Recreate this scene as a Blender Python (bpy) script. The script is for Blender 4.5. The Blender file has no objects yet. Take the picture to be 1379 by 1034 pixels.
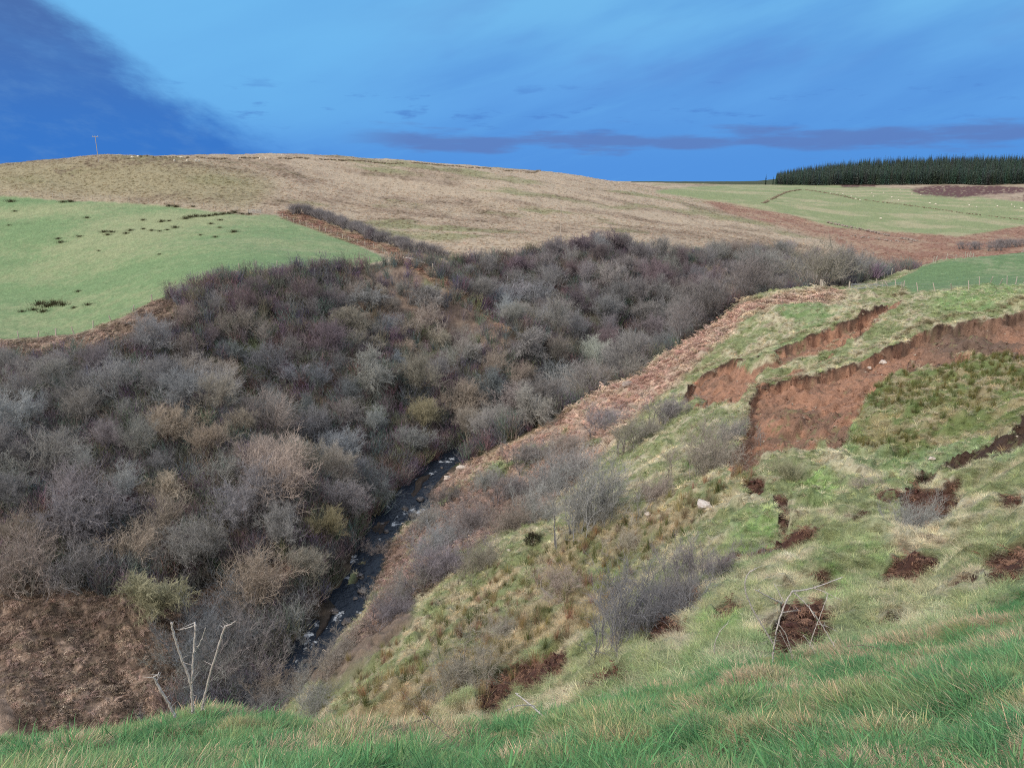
import bpy, math, random
import numpy as np
from mathutils import Vector, Matrix

R = math.radians
F = 1020.0; CX = 689.5; CY = 517.0; PITCH = R(15.5)      # the lens of the photograph, in its own pixels
sc = bpy.context.scene
col = sc.collection

# ------------------------------------------------------------------ camera
cam_d = bpy.data.cameras.new('camera'); cam = bpy.data.objects.new('camera', cam_d); col.objects.link(cam)
cam_d.sensor_width = 36; cam_d.lens = 36 * F / 1379.0
cam_d.clip_start = 0.05; cam_d.clip_end = 20000
cam.location = (0, 0, 0); cam.rotation_euler = (R(90) - PITCH, 0, 0)
sc.camera = cam
sc.cycles.use_denoising = False
sc.cycles.filter_width = 1.0
sc.view_settings.view_transform = 'Standard'; sc.view_settings.look = 'None'
sc.view_settings.gamma = 1; sc.view_settings.exposure = 0.68

# ------------------------------------------------------------------ sky and sun
SUN_EL, SUN_AZ = R(38), R(238)      # azimuth clockwise from +Y: behind the camera, a little to the left
w = bpy.data.worlds.new('World'); sc.world = w; w.use_nodes = True
nt = w.node_tree; N = nt.nodes; L = nt.links; N.clear()
def mth(op, a, b=None, c=None, clamp=False):
    n = N.new('ShaderNodeMath'); n.operation = op; n.use_clamp = clamp
    for i, v in enumerate((a, b, c)):
        if v is None: continue
        if isinstance(v, (int, float)): n.inputs[i].default_value = v
        else: L.new(v, n.inputs[i])
    return n.outputs[0]
def sstep(v, lo, hi):
    n = N.new('ShaderNodeMapRange'); n.interpolation_type = 'SMOOTHSTEP'
    L.new(v, n.inputs[0]); n.inputs[1].default_value = lo; n.inputs[2].default_value = hi
    return n.outputs[0]
def mixc(f, a, b):
    n = N.new('ShaderNodeMix'); n.data_type = 'RGBA'
    if isinstance(f, (int, float)): n.inputs[0].default_value = f
    else: L.new(f, n.inputs[0])
    for i, v in ((6, a), (7, b)):
        if isinstance(v, tuple): n.inputs[i].default_value = (v[0], v[1], v[2], 1)
        else: L.new(v, n.inputs[i])
    return n.outputs[2]
def wnoise(vec, scale, detail=5, rough=.55):
    n = N.new('ShaderNodeTexNoise'); L.new(vec, n.inputs['Vector'])
    n.inputs['Scale'].default_value = scale; n.inputs['Detail'].default_value = detail
    n.inputs['Roughness'].default_value = rough
    return n.outputs[0]
tc = N.new('ShaderNodeTexCoord'); sep = N.new('ShaderNodeSeparateXYZ'); L.new(tc.outputs['Generated'], sep.inputs[0])
dx, dy, dz = sep.outputs
az = mth('ARCTAN2', dx, dy); el = mth('ARCSINE', dz)
def avec(sx, sy, ox=0.0, shear=0.0):
    n = N.new('ShaderNodeCombineXYZ')
    L.new(mth('ADD', mth('MULTIPLY', az, sx), ox), n.inputs[0])
    L.new(mth('ADD', mth('MULTIPLY', el, sy), mth('MULTIPLY', az, shear)), n.inputs[1])
    return n.outputs[0]
sky = N.new('ShaderNodeTexSky'); sky.sky_type = 'NISHITA'; sky.sun_disc = False
sky.sun_elevation = SUN_EL; sky.sun_rotation = SUN_AZ
S = 0.10                                                     # background strength; cloud colours below are display-linear / S / 2**exposure
K = 1.0 / S / (2 ** sc.view_settings.exposure)
def C(r, g, b): return tuple(((v / 255.0) / 12.92 if v / 255.0 < .04045 else ((v / 255.0 + .055) / 1.055) ** 2.4) * K for v in (r, g, b))
hi = C(114, 184, 236); low = C(84, 148, 224); mid = C(98, 163, 231)
base = mixc(sstep(el, 0.0, .10), low, mid)
base = mixc(sstep(el, .08, .20), base, hi)
base = mixc(mth('MULTIPLY', mth('MULTIPLY', sstep(az, .02, -.30), sstep(el, .01, .09)), .75), base, C(112, 186, 240))
# soft darker streets, rising towards the right
st = wnoise(avec(2.2, 9, 3.1, -2.6), 1.4, 5, .5)
right = sstep(az, -.30, .10)
base = mixc(mth('MULTIPLY', mth('MULTIPLY', sstep(st, .36, .72), .62), mth('MULTIPLY', mth('ADD', mth('MULTIPLY', right, .75), .25), sstep(el, .0, .05))), base, C(82, 141, 216))
st2 = wnoise(avec(2.0, 16, 9.0, -4.5), 1.5, 6, .6)
base = mixc(mth('MULTIPLY', sstep(st2, .50, .78), .4), base, C(110, 182, 240))
base = mixc(mth('MULTIPLY', mth('MULTIPLY', sstep(wnoise(avec(3, 9, 5.0, -2), 1.2, 4), .48, .66), sstep(el, .06, .14)), mth('MULTIPLY', right, .35)), base, C(92, 130, 205))
# violet-grey bank low over the moor
nb = wnoise(avec(5, 34, 1.7), 1.5, 6, .58)
bank_c = mth('SUBTRACT', 1.0, mth('MULTIPLY', mth('ABSOLUTE', mth('SUBTRACT', el, .039)), 52))
bank = mth('MULTIPLY', sstep(mth('ADD', bank_c, mth('MULTIPLY', mth('SUBTRACT', nb, .5), 3.4)), .15, .95), sstep(az, -.23, -.12))
base = mixc(mth('MULTIPLY', bank, .68), base, C(96, 120, 180))
nb2 = wnoise(avec(7, 30, 7.7), 2.1, 6, .6)
base = mixc(mth('MULTIPLY', mth('MULTIPLY', sstep(nb2, .56, .72), sstep(mth('ABSOLUTE', mth('SUBTRACT', el, .075)), .05, .0)), .55), base, C(72, 118, 196))
# dark wedge of cloud on the left
d = mth('SUBTRACT', mth('MULTIPLY', az, -1), .26)
dpos = mth('MAXIMUM', d, 0.0)
elc = mth('ADD', mth('ADD', mth('MULTIPLY', dpos, .35), .012), mth('MULTIPLY', mth('MULTIPLY', dpos, dpos), 1.3))
nl = wnoise(avec(6, 13, 2.2, 3), 1.6, 7, .62)
edge = mth('ADD', mth('SUBTRACT', elc, el), mth('MULTIPLY', mth('SUBTRACT', nl, .5), .11))
wedge = mth('MULTIPLY', sstep(edge, -.022, .034), sstep(d, -.05, .03))
dark = mixc(sstep(el, .02, .19), C(58, 120, 202), C(76, 113, 174))
stl = wnoise(avec(4, 11, 4.1, 1.5), 1.3, 6, .55)
dark = mixc(mth('MULTIPLY', sstep(stl, .44, .74), mth('MULTIPLY', sstep(el, .07, .10), mth('SUBTRACT', 1.0, sstep(el, .13, .17)))), dark, C(84, 142, 208))
mott = wnoise(avec(9, 22, 6.6, 4), 1.8, 7, .65)
dark = mixc(mth('MULTIPLY', sstep(mott, .45, .75), .35), dark, C(98, 146, 204))
base = mixc(wedge, base, dark)
# higher sky: the physical sky thinned by an added veil, brightened to light the land, most behind the viewer
lighting_veil = mixc(sstep(dy, .5, -.6), tuple(v * K for v in (.88, 1.02, 1.20)), tuple(v * K for v in (1.34, 1.22, 1.10)))
upper = mixc(.72, sky.outputs[0], lighting_veil)
allsky = mixc(sstep(el, .26, .55), base, upper)
allsky = mixc(mth('MULTIPLY', sstep(dy, .35, -.35), .85), allsky, upper)
allsky = mixc(sstep(dz, -.02, -.10), allsky, tuple(v * K * .12 for v in (1, 1, .9)))
bg = N.new('ShaderNodeBackground'); L.new(allsky, bg.inputs[0]); bg.inputs[1].default_value = S
wo = N.new('ShaderNodeOutputWorld'); L.new(bg.outputs[0], wo.inputs[0])
sd = bpy.data.lights.new('sun', 'SUN'); sd.energy = 1.5; sd.angle = R(12); sd.color = (1.0, .87, .72)
so = bpy.data.objects.new('sun', sd); col.objects.link(so)
sdir = Vector((math.sin(SUN_AZ) * math.cos(SUN_EL), math.cos(SUN_AZ) * math.cos(SUN_EL), math.sin(SUN_EL)))
so.rotation_euler = sdir.to_track_quat('Z', 'Y').to_euler()

# ------------------------------------------------------------------ helpers
rnd = random.Random(11); rng = np.random.default_rng(5)
def tag(o, label=None, cat=None, group=None, kind=None):
    if label: o['label'] = label
    if cat: o['category'] = cat
    if group: o['group'] = group
    if kind: o['kind'] = kind
    return o
def t_row(row): return math.tan(PITCH - math.atan((CY - row) / F))      # drop per metre of forward distance on the ray of a row
def u_px(px, row):
    return ((px - CX) / F) / (math.cos(PITCH) + ((CY - row) / F) * math.sin(PITCH))
def project(x, y, z):
    fwd = y * math.cos(PITCH) - z * math.sin(PITCH); up = y * math.sin(PITCH) + z * math.cos(PITCH)
    fwd = np.maximum(fwd, .05)
    return CX + F * x / fwd, CY - F * up / fwd
def hsh(ix, iy, seed):
    h = (ix.astype(np.int64) * 374761393 + iy.astype(np.int64) * 668265263 + seed * 1442695041) & 0xffffffff
    h = ((h ^ (h >> 13)) * 1274126177) & 0xffffffff
    return ((h ^ (h >> 16)) & 0xffff) / 65535.0
def vn(x, y, seed=0):
    ix = np.floor(x); iy = np.floor(y); fx = x - ix; fy = y - iy
    fx = fx * fx * (3 - 2 * fx); fy = fy * fy * (3 - 2 * fy)
    a = hsh(ix, iy, seed); b = hsh(ix + 1, iy, seed); c = hsh(ix, iy + 1, seed); d_ = hsh(ix + 1, iy + 1, seed)
    return a + (b - a) * fx + (c - a) * fy + (a - b - c + d_) * fx * fy
def fbm(x, y, seed=0, o=4):
    s = 0; a = .5; n = 0
    for k in range(o):
        s = s + a * vn(x, y, seed + k * 17); n += a; a *= .5; x = x * 2.03 + 3.1; y = y * 2.03 + 1.7
    return s / n - .5
def sms(v, a, b):
    t = np.clip((v - a) / (b - a), 0, 1); return t * t * (3 - 2 * t)

# ------------------------------------------------------------------ the lie of the land
P = []       # control points (u, ln Y, drop ratio)
def vis(*pts):
    for px, row, Y in pts: P.append((u_px(px, row), math.log(Y), t_row(row)))
def hid(*pts):
    for px, z, Y in pts:
        P.append(((px - CX) / F / (math.cos(PITCH) + z / Y * -0 + 0) if False else ((px - CX) / F) * (math.cos(PITCH) - (z / Y) * math.sin(PITCH)), math.log(Y), -z / Y))
def line(pts, n=2):
    out = []
    for a, b in zip(pts[:-1], pts[1:]):
        for k in range(n):
            t = k / n
            out.append((a[0] + (b[0] - a[0]) * t, a[1] + (b[1] - a[1]) * t, math.exp(math.log(a[2]) * (1 - t) + math.log(b[2]) * t)))
    return out + [pts[-1]]
# the verge the photograph was taken from
for px in range(-500, 2000, 250): hid((px, -1.75, 1.0), (px, -2.25, 2.0))
vis(*line([(-500, 1060, 4.6), (0, 1060, 4.6), (350, 1055, 4.4), (700, 1050, 4.2), (1050, 1040, 3.8), (1379, 1034, 3.4), (1900, 1034, 2.8)]))
vis((-400, 1036, 6), (0, 1034, 6), (250, 1010, 6), (450, 1028, 6), (700, 1016, 6.2), (950, 965, 6.2), (1150, 950, 6.2), (1379, 910, 6.2), (1700, 870, 6))
RIM = [(-500, 1025, 8), (0, 1012, 8), (120, 1014, 8), (180, 1008, 8), (240, 986, 8.2), (300, 984, 8.5), (380, 1000, 8.5), (470, 1012, 8.8), (560, 1010, 9), (700, 990, 9.5), (830, 954, 10),
       (920, 936, 10.5), (1000, 905, 11), (1150, 880, 11.5), (1250, 868, 12), (1330, 838, 12), (1379, 812, 12), (1600, 740, 12), (1900, 690, 12)]
vis(*line(RIM))
for px in (-500, -250, 0, 150): hid((px, -13, 12), (px, -20, 18), (px, -32, 29), (px, -39, 36))
hid((300, -12.5, 12.3), (300, -18, 17), (300, -30, 29), (300, -37, 40), (440, -16, 16), (440, -26, 28), (560, -13.5, 14.2), (560, -19, 23), (700, -12.3, 14), (850, -10.7, 14))
# near bank
vis((440, 950, 44), (440, 905, 52), (450, 872, 59), (500, 940, 35), (560, 955, 30), (560, 900, 40), (560, 830, 50), (540, 790, 62), (520, 770, 70), (560, 720, 79),
    (620, 940, 25), (620, 880, 36), (620, 800, 52), (620, 720, 72), (620, 660, 90),
    (700, 950, 20), (700, 900, 28), (700, 800, 45), (700, 700, 69), (700, 640, 85),
    (830, 905, 16), (830, 850, 24), (830, 780, 36), (830, 700, 52), (830, 620, 72), (830, 560, 92),
    (930, 850, 18), (930, 780, 28), (930, 700, 42), (930, 620, 58), (930, 540, 80), (930, 490, 98),
    (1000, 850, 14.5), (1000, 800, 20), (1000, 720, 31), (1000, 640, 46), (1000, 560, 66), (1000, 500, 85), (1000, 440, 105),
    (1150, 840, 14.5), (1150, 780, 19), (1150, 700, 29), (1150, 620, 43), (1150, 540, 62), (1150, 480, 80), (1150, 440, 93), (1150, 400, 115),
    (1250, 825, 14.5), (1250, 760, 20), (1250, 680, 30), (1250, 600, 44), (1250, 520, 64), (1250, 450, 84), (1250, 422, 92), (1250, 395, 110), (1250, 372, 140),
    (1379, 770, 14), (1379, 700, 20), (1379, 620, 31), (1379, 540, 48), (1379, 470, 72), (1379, 420, 88), (1379, 402, 94), (1379, 385, 112), (1379, 365, 140),
    (1600, 690, 14.5), (1600, 600, 24), (1600, 520, 40), (1600, 440, 70), (1600, 395, 95), (1600, 375, 120), (1600, 350, 160),
    (1900, 650, 14.5), (1900, 560, 25), (1900, 500, 40), (1900, 430, 70), (1900, 380, 110), (1900, 345, 170))
SPUR = [(575, 680, 93), (620, 630, 99), (660, 610, 98), (700, 592, 97), (770, 552, 102), (830, 517, 108), (880, 487, 113), (930, 462, 117), (960, 435, 121), (1000, 402, 126), (1070, 392, 129),
        (1150, 384, 134), (1250, 357, 160), (1379, 343, 182), (1600, 322, 215), (1900, 300, 250)]
vis(*line(SPUR))
vis((-300, 236, 285), (0, 222, 288), (50, 216, 290), (100, 210, 292), (150, 208, 294), (200, 210, 298), (250, 212, 304), (320, 212, 314), (450, 216, 338), (510, 218, 350), (600, 223, 366), (660, 228, 376), (720, 233, 392), (760, 236, 402), (790, 238, 412), (815, 243, 425), (840, 247, 460))
# the burn, from below the verge up round the spur
BURN = [(-500, -47.5, 36), (0, -46.8, 42), (200, -46, 46), (320, -45.2, 52), (400, -44.3, 59), (448, -43.6, 65.5), (480, -43.3, 70.5), (499, -43.0, 76), (517, -42.7, 83), (539, -42.4, 89.5), (565, -42.1, 94.5), (592, -41.7, 103),
        (640, -41.2, 111), (700, -40.8, 118), (800, -40, 132), (930, -39, 150), (1050, -37.5, 175), (1200, -35.5, 215), (1379, -33, 262), (1700, -29, 330), (2000, -27, 380)]
hid(*line(BURN))
# left slope
for px in (-500, -250, 0):
    vis((px, 950, 54), (px, 900, 58), (px, 800, 67), (px, 700, 79), (px, 600, 94), (px, 520, 112), (px, 470, 128), (px, 455, 133), (px, 400, 165), (px, 330, 205), (px, 270, 245), (px, 247, 262), (px, 222 + (-px) * .02, 290))
vis((100, 950, 56), (100, 850, 64), (100, 750, 73), (100, 650, 86), (100, 560, 101), (100, 490, 118), (100, 450, 133), (100, 380, 170), (100, 320, 205), (100, 268, 245), (100, 250, 262), (100, 216, 292),
    (200, 900, 61), (200, 800, 70), (200, 700, 81), (200, 600, 94), (200, 530, 106), (200, 470, 120), (200, 412, 138), (200, 380, 155), (200, 320, 198), (200, 275, 240), (200, 252, 258), (200, 212, 300),
    (300, 880, 65), (300, 800, 72), (300, 700, 82), (300, 620, 92), (300, 560, 100), (300, 450, 127), (300, 371, 146), (300, 330, 180), (300, 290, 222), (300, 264, 248), (300, 213, 312),
    (400, 800, 70.5), (400, 720, 78), (400, 655, 87), (400, 500, 122), (400, 430, 134), (400, 364, 150), (400, 340, 172), (400, 312, 205), (400, 292, 228), (400, 264, 258), (400, 213, 330),
    (470, 730, 83), (480, 560, 113), (480, 470, 133), (480, 405, 146), (480, 358, 160), (480, 340, 180), (480, 324, 200), (480, 296, 236), (480, 250, 300), (480, 215, 345),
    (560, 600, 110), (560, 540, 121), (560, 460, 140), (560, 400, 151), (560, 350, 168), (560, 322, 212), (560, 270, 280), (560, 219, 360),
    (620, 385, 158), (620, 450, 145), (620, 540, 128), (640, 345, 198), (640, 300, 250), (640, 225, 375),
    (690, 440, 141), (690, 520, 128), (700, 345, 200), (700, 300, 262), (700, 231, 388),
    (800, 500, 143), (800, 430, 165), (800, 370, 185), (800, 338, 207), (800, 290, 290), (800, 241, 420),
    (900, 470, 160), (900, 400, 190), (900, 347, 226), (900, 300, 300), (900, 264, 420), (900, 248, 580), (900, 246, 750),
    (1000, 372, 222), (1000, 338, 252), (1000, 300, 325), (1000, 270, 430), (1000, 248, 750),
    (1150, 375, 252), (1150, 340, 295), (1150, 310, 355), (1150, 280, 440), (1150, 257, 560), (1150, 250, 660),
    (1379, 335, 312), (1379, 310, 380), (1379, 280, 470), (1379, 257, 600), (1379, 250, 660),
    (1700, 330, 380), (1700, 300, 470), (1700, 270, 600), (1700, 252, 700), (2000, 320, 420), (2000, 252, 760))
hid((250, -34.5, 116), (300, -37.5, 110), (350, -39.5, 106), (400, -41, 100), (450, -42, 96), (650, -30, 174), (690, -32.5, 158), (620, -26.5, 182),
    (1050, -6, 1000), (1150, 3, 1000), (850, -17, 1000), (950, -15, 1000), (1000, -11, 1000), (1250, 7.5, 1000), (1379, 8, 1000), (1700, 6, 1000), (2000, 4, 1000), (900, -18, 1100))
for px in (-500, -350, -200, -80, 0): hid((px, 1.5 + px * .006, 325), (px, -.5 + px * .008, 370))
for px in (-500, -200, 100, 300, 480): hid((px, 1.5 - (px < 0) * 4, 440), (px, -6, 800))
hid((640, -2, 520), (760, -5, 560), (640, -9, 900))
for px in range(-500, 2100, 300): hid((px, -16, 1700), (px, -40, 3500), (px, -90, 9000))

P = np.array(P); PU, PS, PT = P[:, 0], P[:, 1], P[:, 2]
def tker(r2): return np.where(r2 > 0, r2 * np.log(np.maximum(r2, 1e-12)), 0)
n = len(P)
A = np.zeros((n + 3, n + 3)); A[:n, :n] = tker((PU[:, None] - PU) ** 2 + (PS[:, None] - PS) ** 2) + np.eye(n) * 2e-4
A[:n, n] = 1; A[:n, n + 1] = PU; A[:n, n + 2] = PS; A[n:, :n] = A[:n, n:].T
W_ = np.linalg.solve(A, np.concatenate([PT, np.zeros(3)]))
def tps(U, Sg):
    out = W_[n] + W_[n + 1] * U + W_[n + 2] * Sg
    for i in range(n): out = out + W_[i] * tker((U - PU[i]) ** 2 + (Sg - PS[i]) ** 2)
    return out
uc = np.linspace(-1.25, 1.25, 260); s_c = np.linspace(math.log(.9), math.log(9000), 330)
TC = tps(*np.meshgrid(uc, s_c))
NU = 1150
ug = np.concatenate([np.linspace(-1.25, -.74, 100, endpoint=False), np.linspace(-.74, .74, NU - 200, endpoint=False), np.linspace(.74, 1.25, 100)])
seg = [(.9, 2.5, 40), (2.5, 13, 170), (13, 60, 330), (60, 135, 290), (135, 450, 240), (450, 1100, 90), (1100, 9000, 50)]
sg = np.concatenate([np.linspace(math.log(a), math.log(b), k, endpoint=False) for a, b, k in seg] + [[math.log(9000)]])
def bil(G, u, s, ua, sa):
    fi = np.interp(u, ua, np.arange(len(ua))); fj = np.interp(s, sa, np.arange(len(sa)))
    i = np.minimum(fi.astype(int), len(ua) - 2); j = np.minimum(fj.astype(int), len(sa) - 2); a = fi - i; b = fj - j
    if G.ndim == 3: a = a[..., None]; b = b[..., None]
    return G[j, i] * (1 - a) * (1 - b) + G[j, i + 1] * a * (1 - b) + G[j + 1, i] * (1 - a) * b + G[j + 1, i + 1] * a * b
def cubic_up(G, ua, sa, un, sn):      # separable Catmull-Rom
    def rs(M, a, nn):
        f = (nn - a[0]) / (a[1] - a[0]); i = np.clip(np.floor(f).astype(int), 0, len(a) - 2); t = f - i
        g = lambda k: M[np.clip(i + k, 0, len(a) - 1)]
        t = t[:, None]
        return .5 * (2 * g(0) + (g(1) - g(-1)) * t + (2 * g(-1) - 5 * g(0) + 4 * g(1) - g(2)) * t ** 2 + (3 * g(0) - g(-1) - 3 * g(1) + g(2)) * t ** 3)
    return rs(rs(G, sa, sn).T, ua, un).T
T = cubic_up(TC, uc, s_c, ug, sg)
U, SG = np.meshgrid(ug, sg); Yg = np.exp(SG); Xg = U * Yg; Z = -T * Yg

# ------------------------------------------------------------------ zones of ground cover
rim_u = np.array([u_px(a, b) for a, b, c in RIM]); rim_y = np.array([c for a, b, c in RIM])
ridge = [((340 - CX) / F * 1.16, 54), ((440 - CX) / F * 1.14, 66.5), ((485 - CX) / F * 1.12, 78), (u_px(545, 700), 92)] + [(u_px(a, b), c + 1.5) for a, b, c in SPUR]
ridge = [(-1.3, 36), (u_px(0, 1000), 42)] + ridge
ru = np.array([a for a, b in ridge]); ry = np.array([b for a, b in ridge])
o_ = np.argsort(ru); ru = ru[o_]; ry = ry[o_]
def layer(u, y):
    return np.where(y < np.interp(u, rim_u, rim_y) + .6, 0, np.where(y < np.interp(u, ru, ry), 1, 2))
X0, Y0, MW, MH = -700, 150, 2800, 1100
def mask(polys, blur=2):
    M = np.zeros((MH, MW), np.float32)
    for pl in polys:
        p = np.array(pl, float); x0 = int(max(p[:, 0].min() - X0, 0)); x1 = int(min(p[:, 0].max() - X0 + 2, MW)); y0 = int(max(p[:, 1].min() - Y0, 0)); y1 = int(min(p[:, 1].max() - Y0 + 2, MH))
        xx, yy = np.meshgrid(np.arange(x0, x1) + X0 + .5, np.arange(y0, y1) + Y0 + .5); ins = np.zeros(xx.shape, bool)
        for (ax, ay), (bx, by) in zip(p, np.roll(p, -1, 0)):
            if ay == by: continue
            ins ^= ((yy < ay) != (yy < by)) & (xx < (bx - ax) * (yy - ay) / (by - ay) + ax)
        M[y0:y1, x0:x1] = np.maximum(M[y0:y1, x0:x1], ins)
    for ax in (0, 1):
        for _ in range(2):
            c = np.cumsum(np.pad(M, [(blur + 1, blur)] + [(0, 0)] if ax == 0 else [(0, 0), (blur + 1, blur)], mode='edge'), axis=ax)
            k = 2 * blur + 1
            M = (c[k:] - c[:-k]) / k if ax == 0 else (c[:, k:] - c[:, :-k]) / k
    return M.astype(np.float32)
def samp(M, px, py):
    fx = np.clip(px - X0 - .5, 0, MW - 2); fy = np.clip(py - Y0 - .5, 0, MH - 2); i = fx.astype(int); j = fy.astype(int); a = fx - i; b = fy - j
    return M[j, i] * (1 - a) * (1 - b) + M[j, i + 1] * a * (1 - b) + M[j + 1, i] * (1 - a) * b + M[j + 1, i + 1] * a * b
EARTH = [[(1400, 414), (1379, 410), (1350, 424), (1300, 430), (1262, 440), (1235, 447), (1212, 462), (1195, 468), (1150, 488), (1100, 503), (1060, 515), (1018, 526), (1008, 545), (1004, 590), (975, 612), (985, 640), (1040, 618), (1090, 606), (1140, 598), (1152, 560), (1190, 512), (1240, 492), (1330, 478), (1400, 474)],
         [(1225, 402), (1205, 404), (1150, 428), (1095, 450), (1060, 465), (1010, 484), (965, 495), (935, 508), (915, 550), (945, 548), (990, 545), (1008, 522), (1040, 512), (1075, 504), (1110, 485), (1150, 452), (1200, 424)],
         [(1500, 530), (1379, 548), (1335, 585), (1285, 602), (1240, 622), (1205, 662), (1260, 640), (1320, 612), (1379, 600), (1500, 590)]]
STRIP = [[(1018, 500), (1060, 484), (1108, 471), (1148, 448), (1152, 454), (1110, 480), (1062, 493), (1024, 506)], [(990, 488), (1040, 478), (1052, 481), (1010, 494)]]
PEAT = [[(972, 752), (990, 732), (1030, 724), (1062, 702), (1080, 700), (1100, 706), (1125, 712), (1100, 728), (1060, 744), (1010, 758), (980, 768)], [(1215, 655), (1250, 660), (1300, 644), (1284, 682), (1244, 712), (1205, 730), (1222, 700)], [(862, 872), (895, 812), (945, 785), (944, 815), (905, 858), (880, 874)],
        [(962, 818), (1000, 803), (1006, 820), (970, 830)], [(1184, 768), (1210, 748), (1262, 738), (1258, 768), (1200, 780)], [(1318, 745), (1379, 712), (1500, 690), (1500, 745), (1379, 765), (1330, 780)], [(1030, 870), (1050, 812), (1110, 786), (1128, 815), (1118, 862), (1060, 885)],
        [(1160, 852), (1180, 838), (1212, 822), (1202, 846)], [(640, 928), (690, 894), (745, 876), (705, 902), (660, 942)], [(780, 915), (850, 900), (840, 925), (760, 940)], [(1122, 714), (1150, 694), (1172, 686), (1174, 697), (1140, 716)], [(1180, 660), (1215, 645), (1222, 655), (1190, 672)], [(1340, 655), (1379, 645), (1379, 658), (1350, 662)], [(1270, 785), (1310, 770), (1318, 778), (1280, 795)], [(1100, 770), (1130, 765), (1135, 775), (1105, 780)], [(690, 905), (760, 872), (775, 880), (720, 915)], [(1045, 660), (1060, 655), (1062, 690), (1050, 700)], [(1000, 655), (1030, 648), (1028, 658), (1004, 664)]]
BR1 = [[(1130, 388), (1000, 402), (940, 450), (850, 505), (700, 590), (620, 622), (585, 650), (560, 700), (520, 740), (490, 830), (440, 880), (480, 870), (560, 800), (640, 742), (720, 700), (770, 650), (830, 585), (880, 545), (930, 495), (1000, 432), (1060, 408), (1140, 402)]]
RUSH = [[(430, 965), (470, 905), (540, 850), (620, 790), (720, 745), (850, 690), (950, 650), (1010, 640), (1000, 665), (900, 730), (830, 800), (790, 850), (720, 880), (620, 945), (560, 975)]]
LIME = [[(985, 700), (1020, 685), (1060, 680), (1055, 705), (1010, 735), (980, 735)], [(1085, 625), (1150, 640), (1110, 672), (1060, 660)], [(930, 835), (1000, 800), (1010, 850), (950, 870)], [(1100, 740), (1200, 720), (1180, 790), (1120, 800)], [(800, 760), (860, 745), (820, 790), (780, 790)], [(1130, 560), (1379, 520), (1379, 545), (1250, 585), (1150, 590)], [(1250, 400), (1379, 385), (1379, 400), (1260, 425)]]
SLIPG = [[(1150, 560), (1188, 510), (1240, 488), (1330, 476), (1400, 472), (1400, 545), (1330, 580), (1240, 590), (1150, 596)]]
NEARF = [[(1185, 385), (1250, 357), (1379, 336), (1900, 290), (1900, 372), (1379, 384), (1290, 388), (1230, 392)]]
GRAV = [[(400, 905), (450, 865), (520, 800), (545, 800), (560, 825), (500, 880), (440, 925)]]
WOOD = [[(-700, 500), (0, 488), (120, 478), (190, 462), (225, 400), (300, 374), (400, 366), (520, 356), (560, 352), (600, 358), (640, 350), (700, 345), (800, 330), (900, 345), (1000, 336), (1150, 350), (1240, 365), (1240, 480), (700, 700), (560, 760), (400, 1000), (100, 1100), (-700, 1200)]]
BRL = [[(-700, 790), (0, 770), (120, 800), (220, 820), (330, 775), (420, 735), (380, 800), (280, 880), (240, 960), (180, 1100), (-700, 1200)], [(-700, 468), (0, 458), (100, 452), (160, 432), (200, 410), (230, 398), (245, 420), (220, 455), (150, 478), (60, 492), (-700, 510)]]
SPG = [[(500, 362), (560, 352), (600, 372), (680, 440), (690, 470), (640, 480), (520, 455), (470, 430), (470, 380)], [(560, 470), (640, 480), (600, 520), (540, 500)]]
LFIELD = [[(-700, 465), (0, 456), (100, 449), (160, 428), (205, 405), (245, 391), (300, 365), (400, 361), (480, 356), (520, 349), (470, 326), (430, 311), (370, 290), (335, 291), (200, 277), (0, 265), (-700, 262)]]
LANE = [[(372, 284), (400, 284), (470, 312), (560, 344), (600, 362), (645, 395), (690, 440), (678, 446), (610, 395), (545, 353), (470, 326), (380, 294)]]
LHILL = [[(-700, 262), (0, 262), (200, 268), (330, 280), (380, 250), (330, 230), (200, 210), (0, 215), (-700, 225)]]
RBR = [[(1020, 296), (1120, 322), (1160, 350), (1240, 368), (1400, 345), (2000, 330), (2000, 300), (1379, 300), (1300, 315), (1150, 308), (1080, 292), (1000, 276), (940, 268), (980, 286)]]
FARF = [[(880, 258), (930, 252), (1000, 249), (1100, 248), (1240, 256), (1379, 273), (2000, 285), (2000, 310), (1379, 303), (1330, 312), (1290, 318), (1130, 306), (1060, 288), (990, 274), (950, 268)]]
HEATH = [[(1225, 256), (1260, 250), (1320, 251), (1379, 252), (1379, 260), (1330, 262), (1290, 266), (1240, 262)], [(1130, 248), (1180, 247), (1180, 251), (1135, 252)], [(1379, 262), (1500, 262), (1500, 275), (1379, 272)]]
jx = fbm(Xg * .55, Yg * .55, 3) ; jy = fbm(Xg * .55, Yg * .55, 9)
PX, PY = project(Xg, Yg, Z)
amp = np.clip(900 / Yg, 2, 60) * .5
PXj = PX + jx * amp; PYj = PY + jy * amp
LAY = layer(U, Yg)
l0, l1, l2 = [(LAY == k).astype(np.float32) for k in range(3)]
g = {}
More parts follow.
